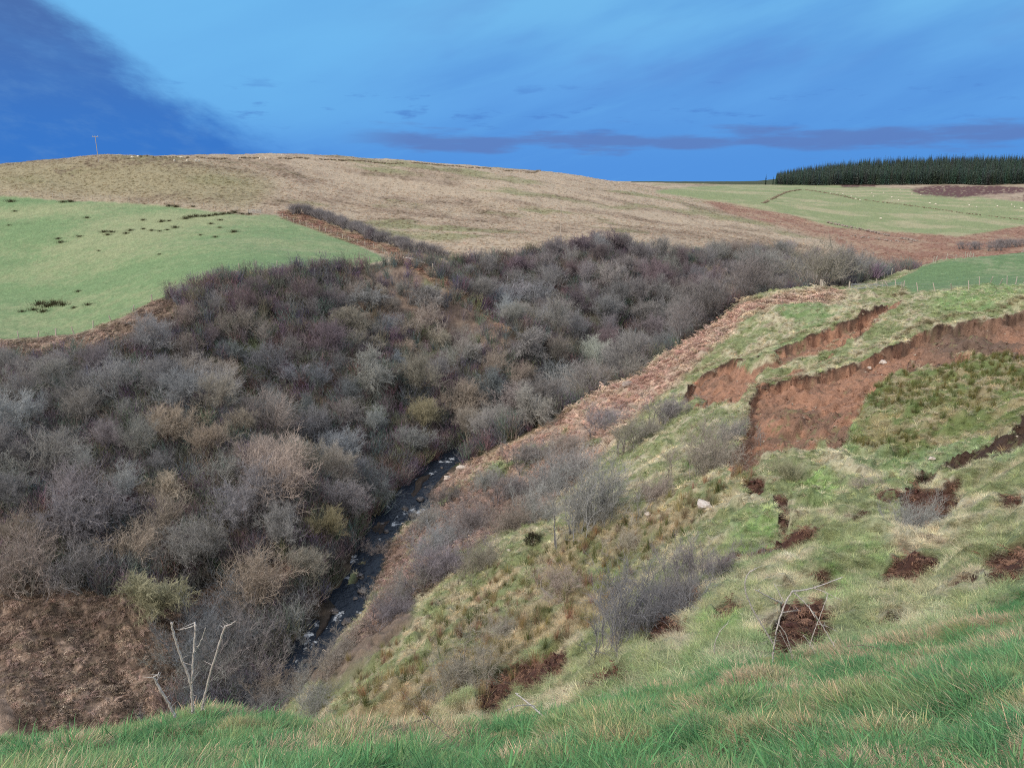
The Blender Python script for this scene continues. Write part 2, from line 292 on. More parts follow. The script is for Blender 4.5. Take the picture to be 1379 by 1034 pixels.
for nm, pl, lay, bl in (('earth', EARTH, l1, 1), ('strip', STRIP, l1, 1), ('peat', PEAT, l1, 1), ('br1', BR1, l1, 3), ('rush', RUSH, l1, 8), ('lime', LIME, l1, 8), ('slipg', SLIPG, l1, 4), ('nearf', NEARF, l1, 1), ('grav', GRAV, l1, 5),
                        ('wood', WOOD, l2, 2), ('brl', BRL, l2, 3), ('spg', SPG, l2, 4), ('lfield', LFIELD, l2, 1), ('lane', LANE, l2, 1), ('lhill', LHILL, l2, 9), ('rbr', RBR, l2, 2), ('farf', FARF, l2, 1), ('heath', HEATH, l2, 1)):
    q = (PX + jx * amp * .25, PY + jy * amp * .25) if nm in ('earth', 'strip', 'nearf', 'lfield', 'lane', 'farf') else (PXj, PYj)
    g[nm] = samp(mask(pl, bl), *q) * lay
    if nm in ('wood',): g[nm] *= (Yg < 330)
j2x = fbm(Xg * .6, Yg * .6, 13, 4) * amp * 1.5; j2y = fbm(Xg * .6, Yg * .6, 14, 4) * amp * 1.5
g['earth'] = samp(mask(EARTH, 1), PX + j2x, PY + j2y) * l1
low_ = samp(mask(EARTH[:2], 9), PX, PY + 12) + fbm(Xg * .5, Yg * .5, 12, 4) * 1.1
g['earth'] = g['earth'] * np.where(samp(mask(EARTH[2:], 3), PX, PY) > .2, 1, sms(low_, .05, .35))
g['ecut'] = g['earth'].copy()
g['earth'] = sms(g['earth'], .35, .9)
g['earth'] = np.clip(g['earth'] - g['strip'], 0, 1)
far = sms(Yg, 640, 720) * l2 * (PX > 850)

g['peat'] = sms(samp(mask(PEAT, 4), PX + j2x * .6, PY + j2y * .6) * l1, .22, .5)
# relief: lumps, slips, tussocks
def chn(G): return G * (1 - g['nearf']) * (1 - g['lfield'])
rel = l0 * (.42 * fbm(Xg * .7, Yg * .7, 21, 4) + .22 * fbm(Xg * 2.4, Yg * 2.4, 22, 2))
b1 = (fbm(Xg * .16, Yg * .16, 31, 5) * 2.3 + fbm(Xg * .7, Yg * .7, 32, 4) * .95) * sms(Yg, 12, 26)
terr = np.abs(fbm((Xg + Yg * .2) * .30, (Yg - Xg * .9) * .55, 35, 4)) * -1.5 * sms(Yg, 14, 30)
rel += l1 * (1 - g['nearf']) * (b1 + terr + (fbm(Xg * 1.1, Yg * 1.1, 133, 3) * 1.0 - np.abs(fbm(Xg * .6, Yg * .6, 134, 3)) * .5) * sms(Yg, 11, 16) * (1 - sms(Yg, 45, 80)))
rel -= g['earth'] * (1.25 - .9 * fbm(Xg * .35, Yg * .35, 37)) * (1 - .75 * samp(mask(EARTH[2:], 3), PX, PY)) ; rel -= g['peat'] * .28
rel += g['earth'] * (fbm(Xg * .9, Yg * .9, 38, 5) * 1.3) + g['peat'] * fbm(Xg * 3, Yg * 3, 39, 3) * .5
rel += l2 * g['wood'] * fbm(Xg * .09, Yg * .09, 41, 5) * 3.0
rel += l2 * (1 - g['wood']) * (1 - g['lfield'] * .75) * (1 - g['farf'] * .6) * (fbm(Xg * .05, Yg * .05, 43, 4) * 1.6 + fbm(Xg * .35, Yg * .35, 44, 4) * .7) * sms(Yg, 120, 160) * (1 - sms(Yg, 500, 900) * .5)
rel += g['brl'] * (fbm(Xg * .5 + Yg * .5, Yg * .25, 46, 4) * 1.3)
rel += g['lfield'] * fbm(Xg * .04, Yg * .1, 47, 3) * .8
Z = Z + rel
# burn channel
bw = [(((px - CX) / F) * (math.cos(PITCH) - (z / Y) * math.sin(PITCH)) * Y, Y, z) for px, z, Y in BURN]
bw = np.array(bw)
def smooth(pl, it=2):
    for _ in range(it):
        q = [pl[0]]
        for a, b in zip(pl[:-1], pl[1:]): q += [a * .75 + b * .25, a * .25 + b * .75]
        pl = np.array(q + [pl[-1]])
    return pl
bp = smooth(bw, 2)
dmin = np.full(Xg.shape, 1e9); bz = np.zeros(Xg.shape)
rows = np.where((sg > math.log(40)) & (sg < math.log(400)))[0]; r0, r1 = rows[0], rows[-1] + 1
xs, ys = Xg[r0:r1], Yg[r0:r1]; dm = dmin[r0:r1]; bb = bz[r0:r1]
for a, b in zip(bp[:-1], bp[1:]):
    v = b[:2] - a[:2]; t = np.clip(((xs - a[0]) * v[0] + (ys - a[1]) * v[1]) / (v @ v), 0, 1)
    dd = np.hypot(xs - a[0] - t * v[0], ys - a[1] - t * v[1]); m = dd < dm
    dm[m] = dd[m]; bb[m] = (a[2] + (b[2] - a[2]) * t)[m]
hw = .6 + .9 * fbm(Xg * .25, Yg * .25, 51, 3)
bed = bz - .55 + sms(dmin, hw, hw + 1.5) * 1.6 + np.maximum(dmin - hw - 1.5, 0) * .55 + fbm(Xg * 1.3, Yg * 1.3, 52, 3) * .5
ch = sms(dmin, hw + 7, hw + 2.5)
Z = Z * (1 - ch) + np.minimum(Z, bed) * ch
Z = np.where(dmin < hw + 1.0, np.minimum(Z, bed), Z)
T = -Z / Yg
PX, PY = project(Xg, Yg, Z)

def zat(x, y):
    x = np.asarray(x, float); y = np.asarray(y, float)
    return -bil(T, x / y, np.log(y), ug, sg) * y
def hit(px, py, ymin=1.0, ymax=5000):
    """point of the land seen at a pixel of the photograph, first crossing beyond ymin"""
    tr = t_row(py); u = u_px(px, py)
    s = np.linspace(math.log(ymin), math.log(ymax), 4000); tt = bil(T, np.full(s.shape, u), s, ug, sg)
    k = np.where(tt <= tr)[0]
    # the land is hit where its drop ratio falls below the ray's
    k = k[k > 0]; i = k[0] if len(k) else len(s) - 1
    y = math.exp(s[i]); x = u * y
    return Vector((x, y, float(zat(x, y))))

# colours (albedo)
def c3(*v): return np.array(v, np.float32)
n1 = fbm(Xg * .12, Yg * .12, 61, 4)[..., None]; n2 = fbm(Xg * .7, Yg * .7, 62, 4)[..., None]; n3 = fbm(Xg * .03, Yg * .06, 63, 4)[..., None]
def mixn(a, b, t): return a + (b - a) * np.clip(t, 0, 1)
G3 = lambda k: g[k][..., None]
CL = np.zeros(Xg.shape + (3,), np.float32)
n4 = fbm(Xg * 2.2, Yg * 2.2, 64, 3)[..., None]
cl0 = mixn(c3(.10, .26, .115), c3(.29, .32, .17), sms(n2 * .8 + n4, .0, .32))
olive = mixn(c3(.23, .27, .14), c3(.50, .47, .34), sms(n2 * 1.2 + n1 * .3 + n4 * .5, -.12, .24))
olive = mixn(olive, c3(.17, .28, .12), sms(n1 + n4 * .3, .08, .22) * .7)
olive = mixn(olive, c3(.15, .115, .075), sms(n4 + n2 * .6, .22, .34) * .7)
cl1 = olive
cl1 = mixn(cl1, mixn(c3(.24, .20, .12), c3(.38, .33, .21), sms(n2, -.2, .2)), G3('rush') * sms(n2 + n1, -.30, .02))
cl1 = mixn(cl1, mixn(mixn(c3(.40, .26, .215), c3(.50, .40, .32), sms(n2 + n4 * .5, -.2, .2)), c3(.26, .19, .16), sms(PY[..., None] + 60 * n1, 600, 680)), G3('br1') * sms(n2 + n1, -.42, -.18))
cl1 = mixn(cl1, c3(.19, .34, .11), G3('lime') * sms(n2 + n4, -.2, .15) * .85)
cl1 = mixn(cl1, mixn(c3(.17, .22, .085), c3(.33, .28, .17), sms(n2 + n4 * .5, -.15, .15)), G3('slipg') * .85)
cl1 = mixn(cl1, c3(.20, .15, .13), G3('grav') * .9)
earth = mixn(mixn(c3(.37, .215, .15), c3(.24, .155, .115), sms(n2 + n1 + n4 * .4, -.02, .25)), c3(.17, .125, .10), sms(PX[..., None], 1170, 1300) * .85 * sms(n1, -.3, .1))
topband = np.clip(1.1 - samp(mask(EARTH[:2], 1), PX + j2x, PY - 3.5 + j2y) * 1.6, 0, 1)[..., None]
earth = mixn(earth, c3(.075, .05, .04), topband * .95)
earth = mixn(earth, c3(.25, .25, .13), sms(n4 + n1, .28, .4) * .6)
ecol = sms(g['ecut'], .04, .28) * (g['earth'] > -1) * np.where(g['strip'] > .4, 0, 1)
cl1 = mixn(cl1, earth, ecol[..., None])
cl1 = mixn(cl1, c3(.10, .055, .045), G3('peat') * 1.8 * sms(n2, -.4, -.05))
cl1 = mixn(cl1, mixn(c3(.16, .255, .125), c3(.25, .31, .18), sms(n2 * .8 + n1 + n4 * .3, .0, .3)), G3('nearf') * 1.5)
ns = fbm(Xg * .02 + 5, Yg * .09, 68, 5)[..., None]
moor = mixn(c3(.44, .37, .285), c3(.33, .265, .205), sms(ns + n1 * .6, -.10, .22)); moor = mixn(moor, c3(.27, .28, .16), sms(n3 + ns * .6 + n1 * .3, .10, .30) * .8)
moor = mixn(moor, c3(.29, .27, .17), G3('lhill') * .8); moor = mixn(moor, c3(.19, .15, .11), sms(n2 + n1 * .8 + ns, .26, .42) * .75)
cl2 = moor
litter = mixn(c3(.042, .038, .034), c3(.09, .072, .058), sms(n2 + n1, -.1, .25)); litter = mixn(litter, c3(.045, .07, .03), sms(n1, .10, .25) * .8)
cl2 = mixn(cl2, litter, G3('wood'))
cl2 = mixn(cl2, mixn(c3(.17, .13, .105), c3(.38, .29, .235), sms(n2 + n4 * .6, -.12, .25)), G3('brl'))
cl2 = mixn(cl2, mixn(mixn(c3(.17, .13, .11), c3(.30, .235, .19), sms(n2 + n4 * .6, -.15, .2)), c3(.18, .20, .11), sms(n1, .06, .2) * .7), G3('spg'))
cl2 = mixn(cl2, mixn(c3(.185, .285, .145), c3(.30, .345, .20), sms(n3 + n2 * .5 + ns * .6 + n4 * .3, -.3, .35)), G3('lfield') * 1.6)
cl2 = mixn(cl2, mixn(c3(.30, .19, .15), c3(.36, .29, .2), sms(n2, -.1, .2)), G3('lane'))
cl2 = mixn(cl2, mixn(c3(.29, .175, .135), c3(.37, .27, .20), sms(n2 + n1, -.15, .25)), G3('rbr') * 1.2)
cl2 = mixn(cl2, mixn(c3(.25, .30, .16), c3(.37, .36, .23), sms(n3 + n1 * .6 + ns * .7 + n2 * .2, -.12, .25)), G3('farf') * 1.5)
cl2 = mixn(cl2, c3(.13, .075, .075), G3('heath') * 1.4 * sms(n2, -.35, 0))
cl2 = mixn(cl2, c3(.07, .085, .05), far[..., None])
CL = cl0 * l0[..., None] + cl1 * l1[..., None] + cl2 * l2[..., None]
wet = sms(dmin, hw + 1.6, hw + .4)[..., None]
CL = CL * (1 - wet) + c3(.05, .042, .04) * wet
CL *= 1 + .22 * fbm(Xg * 2.7, Yg * 2.7, 66, 3)[..., None]
CL = np.clip(CL, .01, .8)

# ------------------------------------------------------------------ materials
def new_mat(name):
    m = bpy.data.materials.new(name); m.use_nodes = True; m.node_tree.nodes.clear(); return m
def node(m, t, **kw):
    n_ = m.node_tree.nodes.new(t)
    for k, v in kw.items(): setattr(n_, k, v)
    return n_
def lk(m, a, b): m.node_tree.links.new(a, b)
def plain(name, c, rough=.8, spec=.3, noise=None, bump=0, metal=0):
    m = new_mat(name); o = node(m, 'ShaderNodeOutputMaterial'); p = node(m, 'ShaderNodeBsdfPrincipled'); lk(m, p.outputs[0], o.inputs[0])
    p.inputs['Roughness'].default_value = rough; p.inputs['Specular IOR Level'].default_value = spec; p.inputs['Metallic'].default_value = metal
    p.inputs['Base Color'].default_value = (*c, 1)
    if noise:
        tcn = node(m, 'ShaderNodeTexCoord'); nz = node(m, 'ShaderNodeTexNoise'); nz.inputs['Scale'].default_value = noise[0]; nz.inputs['Detail'].default_value = 6; lk(m, tcn.outputs['Object'], nz.inputs['Vector'])
        rp = node(m, 'ShaderNodeValToRGB'); rp.color_ramp.elements[0].position = .35; rp.color_ramp.elements[1].position = .65
        rp.color_ramp.elements[0].color = (*c, 1); rp.color_ramp.elements[1].color = (*noise[1], 1); lk(m, nz.outputs[0], rp.inputs[0]); lk(m, rp.outputs[0], p.inputs['Base Color'])
        if bump:
            b = node(m, 'ShaderNodeBump'); b.inputs['Strength'].default_value = bump; lk(m, nz.outputs[0], b.inputs['Height']); lk(m, b.outputs[0], p.inputs['Normal'])
    return m
# ground
mg = new_mat('ground_cover'); o = node(mg, 'ShaderNodeOutputMaterial'); p = node(mg, 'ShaderNodeBsdfPrincipled'); lk(mg, p.outputs[0], o.inputs[0])
p.inputs['Roughness'].default_value = 1; p.inputs['Specular IOR Level'].default_value = .1
at = node(mg, 'ShaderNodeAttribute', attribute_name='cover'); tcn = node(mg, 'ShaderNodeTexCoord')
def gn(scale, det):
    x = node(mg, 'ShaderNodeTexNoise'); x.inputs['Scale'].default_value = scale; x.inputs['Detail'].default_value = det; x.inputs['Roughness'].default_value = .65; lk(mg, tcn.outputs['Object'], x.inputs['Vector']); return x.outputs[0]
na, nb_, nc = gn(9, 5), gn(1.7, 6), gn(.35, 5)
def gm(op, a, b):
    x = node(mg, 'ShaderNodeMath', operation=op)
    for i, v in enumerate((a, b)):
        if isinstance(v, (int, float)): x.inputs[i].default_value = v
        else: lk(mg, v, x.inputs[i])
    return x.outputs[0]
sm = gm('ADD', gm('ADD', gm('MULTIPLY', na, .9), gm('MULTIPLY', nb_, 1.1)), gm('MULTIPLY', nc, .5))
vs = gm('SUBTRACT', sm, .25)
mul = node(mg, 'ShaderNodeVectorMath', operation='SCALE'); lk(mg, at.outputs['Color'], mul.inputs[0]); lk(mg, vs, mul.inputs['Scale']); lk(mg, mul.outputs[0], p.inputs['Base Color'])
bm_ = node(mg, 'ShaderNodeBump'); bm_.inputs['Strength'].default_value = .8; bm_.inputs['Distance'].default_value = .25; lk(mg, sm, bm_.inputs['Height']); lk(mg, bm_.outputs[0], p.inputs['Normal'])

def foliage(name, trans=.3, rough=.7, spec=.1, objcol=False, mixa=None):
    m = new_mat(name); o = node(m, 'ShaderNodeOutputMaterial')
    if objcol:
        tn = node(m, 'ShaderNodeObjectInfo').outputs['Color']
    else:
        tn = node(m, 'ShaderNodeAttribute', attribute_name='tint', attribute_type='INSTANCER').outputs['Color']
    va = node(m, 'ShaderNodeAttribute', attribute_name='var').outputs['Color']
    mu = node(m, 'ShaderNodeVectorMath', operation='MULTIPLY'); lk(m, tn, mu.inputs[0]); lk(m, va, mu.inputs[1])
    df = node(m, 'ShaderNodeBsdfPrincipled'); df.inputs['Roughness'].default_value = rough; df.inputs['Specular IOR Level'].default_value = spec; lk(m, mu.outputs[0], df.inputs['Base Color'])
    if trans > 0:
        tl = node(m, 'ShaderNodeBsdfTranslucent'); lk(m, mu.outputs[0], tl.inputs[0]); mx = node(m, 'ShaderNodeMixShader'); mx.inputs[0].default_value = trans
        lk(m, df.outputs[0], mx.inputs[1]); lk(m, tl.outputs[0], mx.inputs[2]); lk(m, mx.outputs[0], o.inputs[0])
    else: lk(m, df.outputs[0], o.inputs[0])
    return m
M_blade = foliage('grass_blade', .3, .6, .15); M_dead = foliage('dead_frond', .2); M_twig_i = foliage('undergrowth_twig', 0)
M_twig = foliage('bare_twig', 0, .9, .05, True); M_bark = foliage('bark', 0, .9, .1, True); M_needle = foliage('conifer_needle', .1, .8, .1); M_needle_o = foliage('pine_needle', .1, .8, .1, True)
M_post = plain('weathered_wood', (.52, .48, .42), .9, .1, (20, (.34, .31, .27)), .3)
M_polew = plain('pole_wood', (.45, .42, .38), .9, .1, (5, (.36, .33, .30)))
M_wire = plain('fence_wire', (.30, .30, .30), .5, .4, None, 0, .6)
M_galv = plain('galvanised_steel', (.42, .47, .50), .45, .5, (6, (.34, .38, .42)), 0, .5)
M_wool = plain('wool', (.78, .74, .64), 1, .05, (12, (.62, .58, .50)), .3); M_face = plain('sheep_face', (.55, .50, .44), .9)
M_rock = plain('rock', (.24, .20, .18), .9, .2, (3, (.34, .30, .27)), .6); M_pale = plain('pale_stone', (.62, .58, .54), .9, .2, (5, (.45, .38, .33)), .4)
M_wetrock = plain('wet_rock', (.045, .04, .045), .35, .5, (4, (.10, .09, .085)), .6)
M_stem = plain('dead_hogweed_stem', (.88, .87, .86), .8, .2, (30, (.72, .66, .63)), .2); M_brown = plain('brown_dead_stem', (.26, .20, .165), .9, .1, (25, (.46, .39, .34)), .2)
M_soil = plain('peat_clod', (.09, .042, .036), 1, .05, (6, (.16, .075, .055)), .8); M_red = plain('red_earth', (.32, .15, .10), 1, .05, (5, (.20, .10, .075)), .8)

# ------------------------------------------------------------------ mesh builder
class MB:
    def __init__(s): s.v = []; s.f = []; s.c = []
    def tube(s, pts, rad, k=3, c=1.0, tip=True):
        b = len(s.v); np_ = len(pts); up = Vector((.13, .21, .97))
        for i, (p_, r) in enumerate(zip(pts, rad)):
            d_ = (pts[min(i + 1, np_ - 1)] - pts[max(i - 1, 0)]); 
            if d_.length < 1e-7: d_ = Vector((0, 0, 1))
            a = d_.cross(up)
            if a.length < 1e-6: a = d_.cross(Vector((1, 0, 0)))
            a.normalize(); e = d_.cross(a); e.normalize()
            if tip and i == np_ - 1: s.v.append(p_[:]); s.c.append(c); continue
            for j in range(k):
                th = 2 * math.pi * j / k; s.v.append((p_ + a * (r * math.cos(th)) + e * (r * math.sin(th)))[:]); s.c.append(c)
        for i in range(np_ - 1):
            q = b + i * k
            for j in range(k):
                j2 = (j + 1) % k
                if tip and i == np_ - 2: s.f.append((q + j, q + j2, q + k))
                else: s.f.append((q + j, q + j2, q + k + j2, q + k + j))
        if not tip: s.f.append(tuple(b + (np_ - 1) * k + j for j in range(k)))
    def blade(s, p0, d_, L_, w_, bend, c=1.0, seg_=3, dirb=None):
        b = len(s.v); side = Vector((-d_.y, d_.x, 0)); 
        if side.length < 1e-4: side = Vector((1, 0, 0))
        side.normalize(); side = (side + Vector((rnd.uniform(-.4, .4), rnd.uniform(-.4, .4), 0))).normalized()
        p_ = Vector(p0); dr = Vector(d_).normalized()
        for i in range(seg_ + 1):
            t = i / seg_; ww = w_ * (1 - t ** 1.6) * .5
            if i == seg_: s.v.append(p_[:]); s.c.append(c)
            else: s.v += [(p_ - side * ww)[:], (p_ + side * ww)[:]]; s.c += [c, c]
            dr = (dr + (dirb or Vector((dr.x, dr.y, -.5))) * bend / seg_).normalized(); p_ = p_ + dr * (L_ / seg_)
        for i in range(seg_):
            q = b + 2 * i
            if i == seg_ - 1: s.f.append((q, q + 1, q + 2))
            else: s.f.append((q, q + 1, q + 3, q + 2))
    def box(s, c_, sz, rot=0, M=None, c=1.0):
        b = len(s.v); m_ = M or Matrix.Rotation(rot, 3, 'Z')
        for dx_ in (-.5, .5):
            for dy_ in (-.5, .5):
                for dz_ in (-.5, .5): s.v.append((Vector(c_) + m_ @ Vector((dx_ * sz[0], dy_ * sz[1], dz_ * sz[2])))[:]); s.c.append(c)
        s.f += [(b, b + 1, b + 3, b + 2), (b + 4, b + 6, b + 7, b + 5), (b, b + 4, b + 5, b + 1), (b + 2, b + 3, b + 7, b + 6), (b, b + 2, b + 6, b + 4), (b + 1, b + 5, b + 7, b + 3)]
    def lump(s, c_, r, sq=(1, 1, .7), rough=.25, n_=7, m_=10, c=1.0, seed=0):
        b = len(s.v); rr = random.Random(seed); ph = [rr.uniform(0, 6.3) for _ in range(6)]
        for i in range(n_ + 1):
            th = math.pi * i / n_
            for j in range(m_):
                a = 2 * math.pi * j / m_
                k_ = 1 + rough * (math.sin(3 * a + ph[0] + 2 * th) * .5 + math.sin(5 * th + ph[1] + a) * .4 + rr.uniform(-.3, .3)) * math.sin(th)
                s.v.append((c_[0] + r * sq[0] * k_ * math.sin(th) * math.cos(a), c_[1] + r * sq[1] * k_ * math.sin(th) * math.sin(a), c_[2] + r * sq[2] * k_ * math.cos(th))); s.c.append(c)
        for i in range(n_):
            for j in range(m_): s.f.append((b + i * m_ + j, b + i * m_ + (j + 1) % m_, b + (i + 1) * m_ + (j + 1) % m_, b + (i + 1) * m_ + j))
    def mesh(s, name, mat, smooth=False):
        me = bpy.data.meshes.new(name); me.from_pydata(s.v, [], s.f); me.materials.append(mat)
        ca = me.color_attributes.new('var', 'FLOAT_COLOR', 'POINT')
        cc = np.ones((len(s.v), 4), np.float32); cv = np.array([(x, x, x) if isinstance(x, (int, float)) else x for x in s.c], np.float32); cc[:, :3] = cv
        ca.data.foreach_set('color', cc.ravel())
        if smooth: me.polygons.foreach_set('use_smooth', [True] * len(me.polygons))
        me.update(); return me
    def build(s, name, mat, parent=None, smooth=False):
        o_2 = bpy.data.objects.new(name, s.mesh(name, mat, smooth)); col.objects.link(o_2)
        if parent: o_2.parent = parent
        return o_2
def grid_obj(name, V, nx, ny, mat, colr=None):
    me = bpy.data.meshes.new(name); nv = nx * ny
    me.vertices.add(nv); me.vertices.foreach_set('co', V.astype(np.float32).ravel())
    idx = np.arange(nv).reshape(ny, nx); q = np.stack([idx[:-1, :-1], idx[:-1, 1:], idx[1:, 1:], idx[1:, :-1]], -1).reshape(-1, 4)
    me.loops.add(q.size); me.loops.foreach_set('vertex_index', q.ravel().astype(np.int32)); me.polygons.add(len(q))
    me.polygons.foreach_set('loop_start', np.arange(0, q.size, 4, dtype=np.int32)); me.polygons.foreach_set('loop_total', np.full(len(q), 4, np.int32))
    me.polygons.foreach_set('use_smooth', np.ones(len(q), bool)); me.update(calc_edges=True); me.materials.append(mat)
    if colr is not None:
        ca = me.color_attributes.new('cover', 'FLOAT_COLOR', 'POINT'); cc = np.ones((nv, 4), np.float32); cc[:, :3] = colr.reshape(-1, 3); ca.data.foreach_set('color', cc.ravel())
    o_2 = bpy.data.objects.new(name, me); col.objects.link(o_2); return o_2
ground = grid_obj('ground', np.stack([Xg, Yg, Z], -1).reshape(-1, 3), len(ug), len(sg), mg, CL)
tag(ground, kind='structure')
# the flat verge under and behind the viewer
vb = MB(); uu = [(-60, -60), (60, -60), (60, .9), (-60, .9)]
gx = np.linspace(-60, 60, 61); gy = np.linspace(-60, .97, 31); VX, VY = np.meshgrid(gx, gy)
VZ = -1.72 + .05 * fbm(VX, VY, 77); VZ[-1] = -1.76
verge = grid_obj('verge', np.stack([VX, VY, VZ], -1).reshape(-1, 3), 61, 31, mg, np.tile(c3(.1, .22, .09), (61 * 31, 1))); tag(verge, kind='structure')

# ------------------------------------------------------------------ water of the burn
mw = new_mat('burn_water'); o = node(mw, 'ShaderNodeOutputMaterial'); p = node(mw, 'ShaderNodeBsdfPrincipled'); lk(mw, p.outputs[0], o.inputs[0])
p.inputs['Base Color'].default_value = (.012, .018, .03, 1); p.inputs['Roughness'].default_value = .12; p.inputs['Specular IOR Level'].default_value = .2
tcn = node(mw, 'ShaderNodeTexCoord'); nz = node(mw, 'ShaderNodeTexNoise'); nz.inputs['Scale'].default_value = 1.6; nz.inputs['Detail'].default_value = 6; lk(mw, tcn.outputs['Object'], nz.inputs['Vector'])
b = node(mw, 'ShaderNodeBump'); b.inputs['Strength'].default_value = .9; b.inputs['Distance'].default_value = .25; lk(mw, nz.outputs[0], b.inputs['Height']); lk(mw, b.outputs[0], p.inputs['Normal'])
nf = node(mw, 'ShaderNodeTexNoise'); nf.inputs['Scale'].default_value = .38; nf.inputs['Detail'].default_value = 7; nf.inputs['Roughness'].default_value = .7; lk(mw, tcn.outputs['Object'], nf.inputs['Vector'])
rp = node(mw, 'ShaderNodeValToRGB'); rp.color_ramp.elements[0].position = .60; rp.color_ramp.elements[1].position = .67; rp.color_ramp.elements[0].color = (.012, .018, .03, 1); rp.color_ramp.elements[1].color = (.62, .68, .75, 1)
lk(mw, nf.outputs[0], rp.inputs[0]); lk(mw, rp.outputs[0], p.inputs['Base Color'])
def resamp(pl, step):
    out = [pl[0]]
    for a, b2 in zip(pl[:-1], pl[1:]):
        k = max(1, int(np.linalg.norm((b2 - a)[:2]) / step)); out += [a + (b2 - a) * (i + 1) / k for i in range(k)]
    return np.array(out)
bq = resamp(bp, .6); tg = np.gradient(bq[:, :2], axis=0); tg /= np.linalg.norm(tg, axis=1)[:, None] + 1e-9; nrm = np.stack([-tg[:, 1], tg[:, 0]], 1)
kx = np.linspace(-3.6, 3.6, 19); WV = np.zeros((len(bq), len(kx), 3))
WV[..., :2] = bq[:, None, :2] + nrm[:, None] * kx[None, :, None]
WV[..., 2] = bq[:, None, 2] - .12 + fbm(WV[..., 0] * .9, WV[..., 1] * .9, 81, 4) * .35
water = grid_obj('water', WV.reshape(-1, 3), len(kx), len(bq), mw); tag(water, kind='structure')

# ------------------------------------------------------------------ instanced ground vegetation ("stuff")
def proto_coll(name, meshes):
    c_ = bpy.data.collections.new(name)
    for i, me in enumerate(meshes):
        o_2 = bpy.data.objects.new('%s_%02d' % (name, i), me); c_.objects.link(o_2)
    return c_
def scatter(name, meshes, pos, rot, scl, tint, label, cat):
    pc = proto_coll(name + '_kinds', meshes); nP = len(pos)
    me = bpy.data.meshes.new(name); me.vertices.add(nP); me.vertices.foreach_set('co', np.asarray(pos, np.float32).ravel())
    for nm, ty, dat, key in (('rot', 'FLOAT_VECTOR', rot, 'vector'), ('scl', 'FLOAT_VECTOR', scl, 'vector'), ('tint', 'FLOAT_COLOR', np.concatenate([tint, np.ones((nP, 1))], 1), 'color')):
        a_ = me.attributes.new(nm, ty, 'POINT'); a_.data.foreach_set(key, np.asarray(dat, np.float32).ravel())
    a_ = me.attributes.new('idx', 'INT', 'POINT'); a_.data.foreach_set('value', rng.integers(0, len(meshes), nP).astype(np.int32))
    o_2 = bpy.data.objects.new(name, me); col.objects.link(o_2); tag(o_2, label, cat, None, 'stuff')
    ng = bpy.data.node_groups.new(name + '_nodes', 'GeometryNodeTree'); ng.interface.new_socket('Geometry', in_out='INPUT', socket_type='NodeSocketGeometry'); ng.interface.new_socket('Geometry', in_out='OUTPUT', socket_type='NodeSocketGeometry')
    gi = ng.nodes.new('NodeGroupInput'); go = ng.nodes.new('NodeGroupOutput'); ip = ng.nodes.new('GeometryNodeInstanceOnPoints'); ci = ng.nodes.new('GeometryNodeCollectionInfo')
    ci.inputs['Collection'].default_value = pc; ci.inputs['Separate Children'].default_value = True; ci.inputs['Reset Children'].default_value = True
    def na_(nm, ty):
        x = ng.nodes.new('GeometryNodeInputNamedAttribute'); x.data_type = ty; x.inputs[0].default_value = nm; return x.outputs['Attribute']
    ng.links.new(gi.outputs[0], ip.inputs['Points']); ng.links.new(ci.outputs[0], ip.inputs['Instance']); ip.inputs['Pick Instance'].default_value = True
    ng.links.new(na_('idx', 'INT'), ip.inputs['Instance Index']); er = ng.nodes.new('FunctionNodeEulerToRotation'); ng.links.new(na_('rot', 'FLOAT_VECTOR'), er.inputs[0]); ng.links.new(er.outputs[0], ip.inputs['Rotation'])
    ng.links.new(na_('scl', 'FLOAT_VECTOR'), ip.inputs['Scale']); ng.links.new(ip.outputs[0], go.inputs[0])
    md = o_2.modifiers.new('scatter', 'NODES'); md.node_group = ng
    return o_2
def mk(n_, fn): return [fn(i) for i in range(n_)]
def lush(i):
    m = MB()
    for _ in range(46):
        a = rnd.uniform(0, 6.28); r = abs(rnd.gauss(0, .09)); tilt = rnd.uniform(.1, 1.1)
        c = rnd.uniform(.6, 1.25); cc = (c, c, c) if rnd.random() < .72 else (c * 1.6, c * 1.15, c * 1.2)
        m.blade((r * math.cos(a), r * math.sin(a), -.02), Vector((math.cos(a) * tilt + rnd.uniform(-.3, .3), math.sin(a) * tilt + rnd.uniform(-.3, .3), 1)), rnd.uniform(.12, .30), rnd.uniform(.007, .013), rnd.uniform(.6, 2.6), cc)
    return m.mesh('lush_tuft', M_blade)
def tussock(i):
    m = MB()
    for _ in range(60):
        a = rnd.uniform(0, 6.28); r = abs(rnd.gauss(0, .10)); tilt = rnd.uniform(.2, 1.3); c = rnd.uniform(.6, 1.4)
        cc = (c, c, c) if rnd.random() < .6 else (c * 1.35, c * 1.2, c * 1.15)
        m.blade((r * math.cos(a), r * math.sin(a), -.03), Vector((math.cos(a) * tilt, math.sin(a) * tilt, 1)), rnd.uniform(.2, .5), rnd.uniform(.010, .02), rnd.uniform(.6, 2.2), cc)
    return m.mesh('tussock', M_blade)
def rushm(i):
    m = MB()
    for _ in range(70):
        a = rnd.uniform(0, 6.28); r = abs(rnd.gauss(0, .14)); tilt = rnd.uniform(.0, .45); c = rnd.uniform(.55, 1.3)
        m.blade((r * math.cos(a), r * math.sin(a), -.03), Vector((math.cos(a) * tilt, math.sin(a) * tilt, 1)), rnd.uniform(.5, .95), .016, rnd.uniform(.05, .5), (c * 1.1, c, c * .9), 2)
    return m.mesh('rush', M_blade)
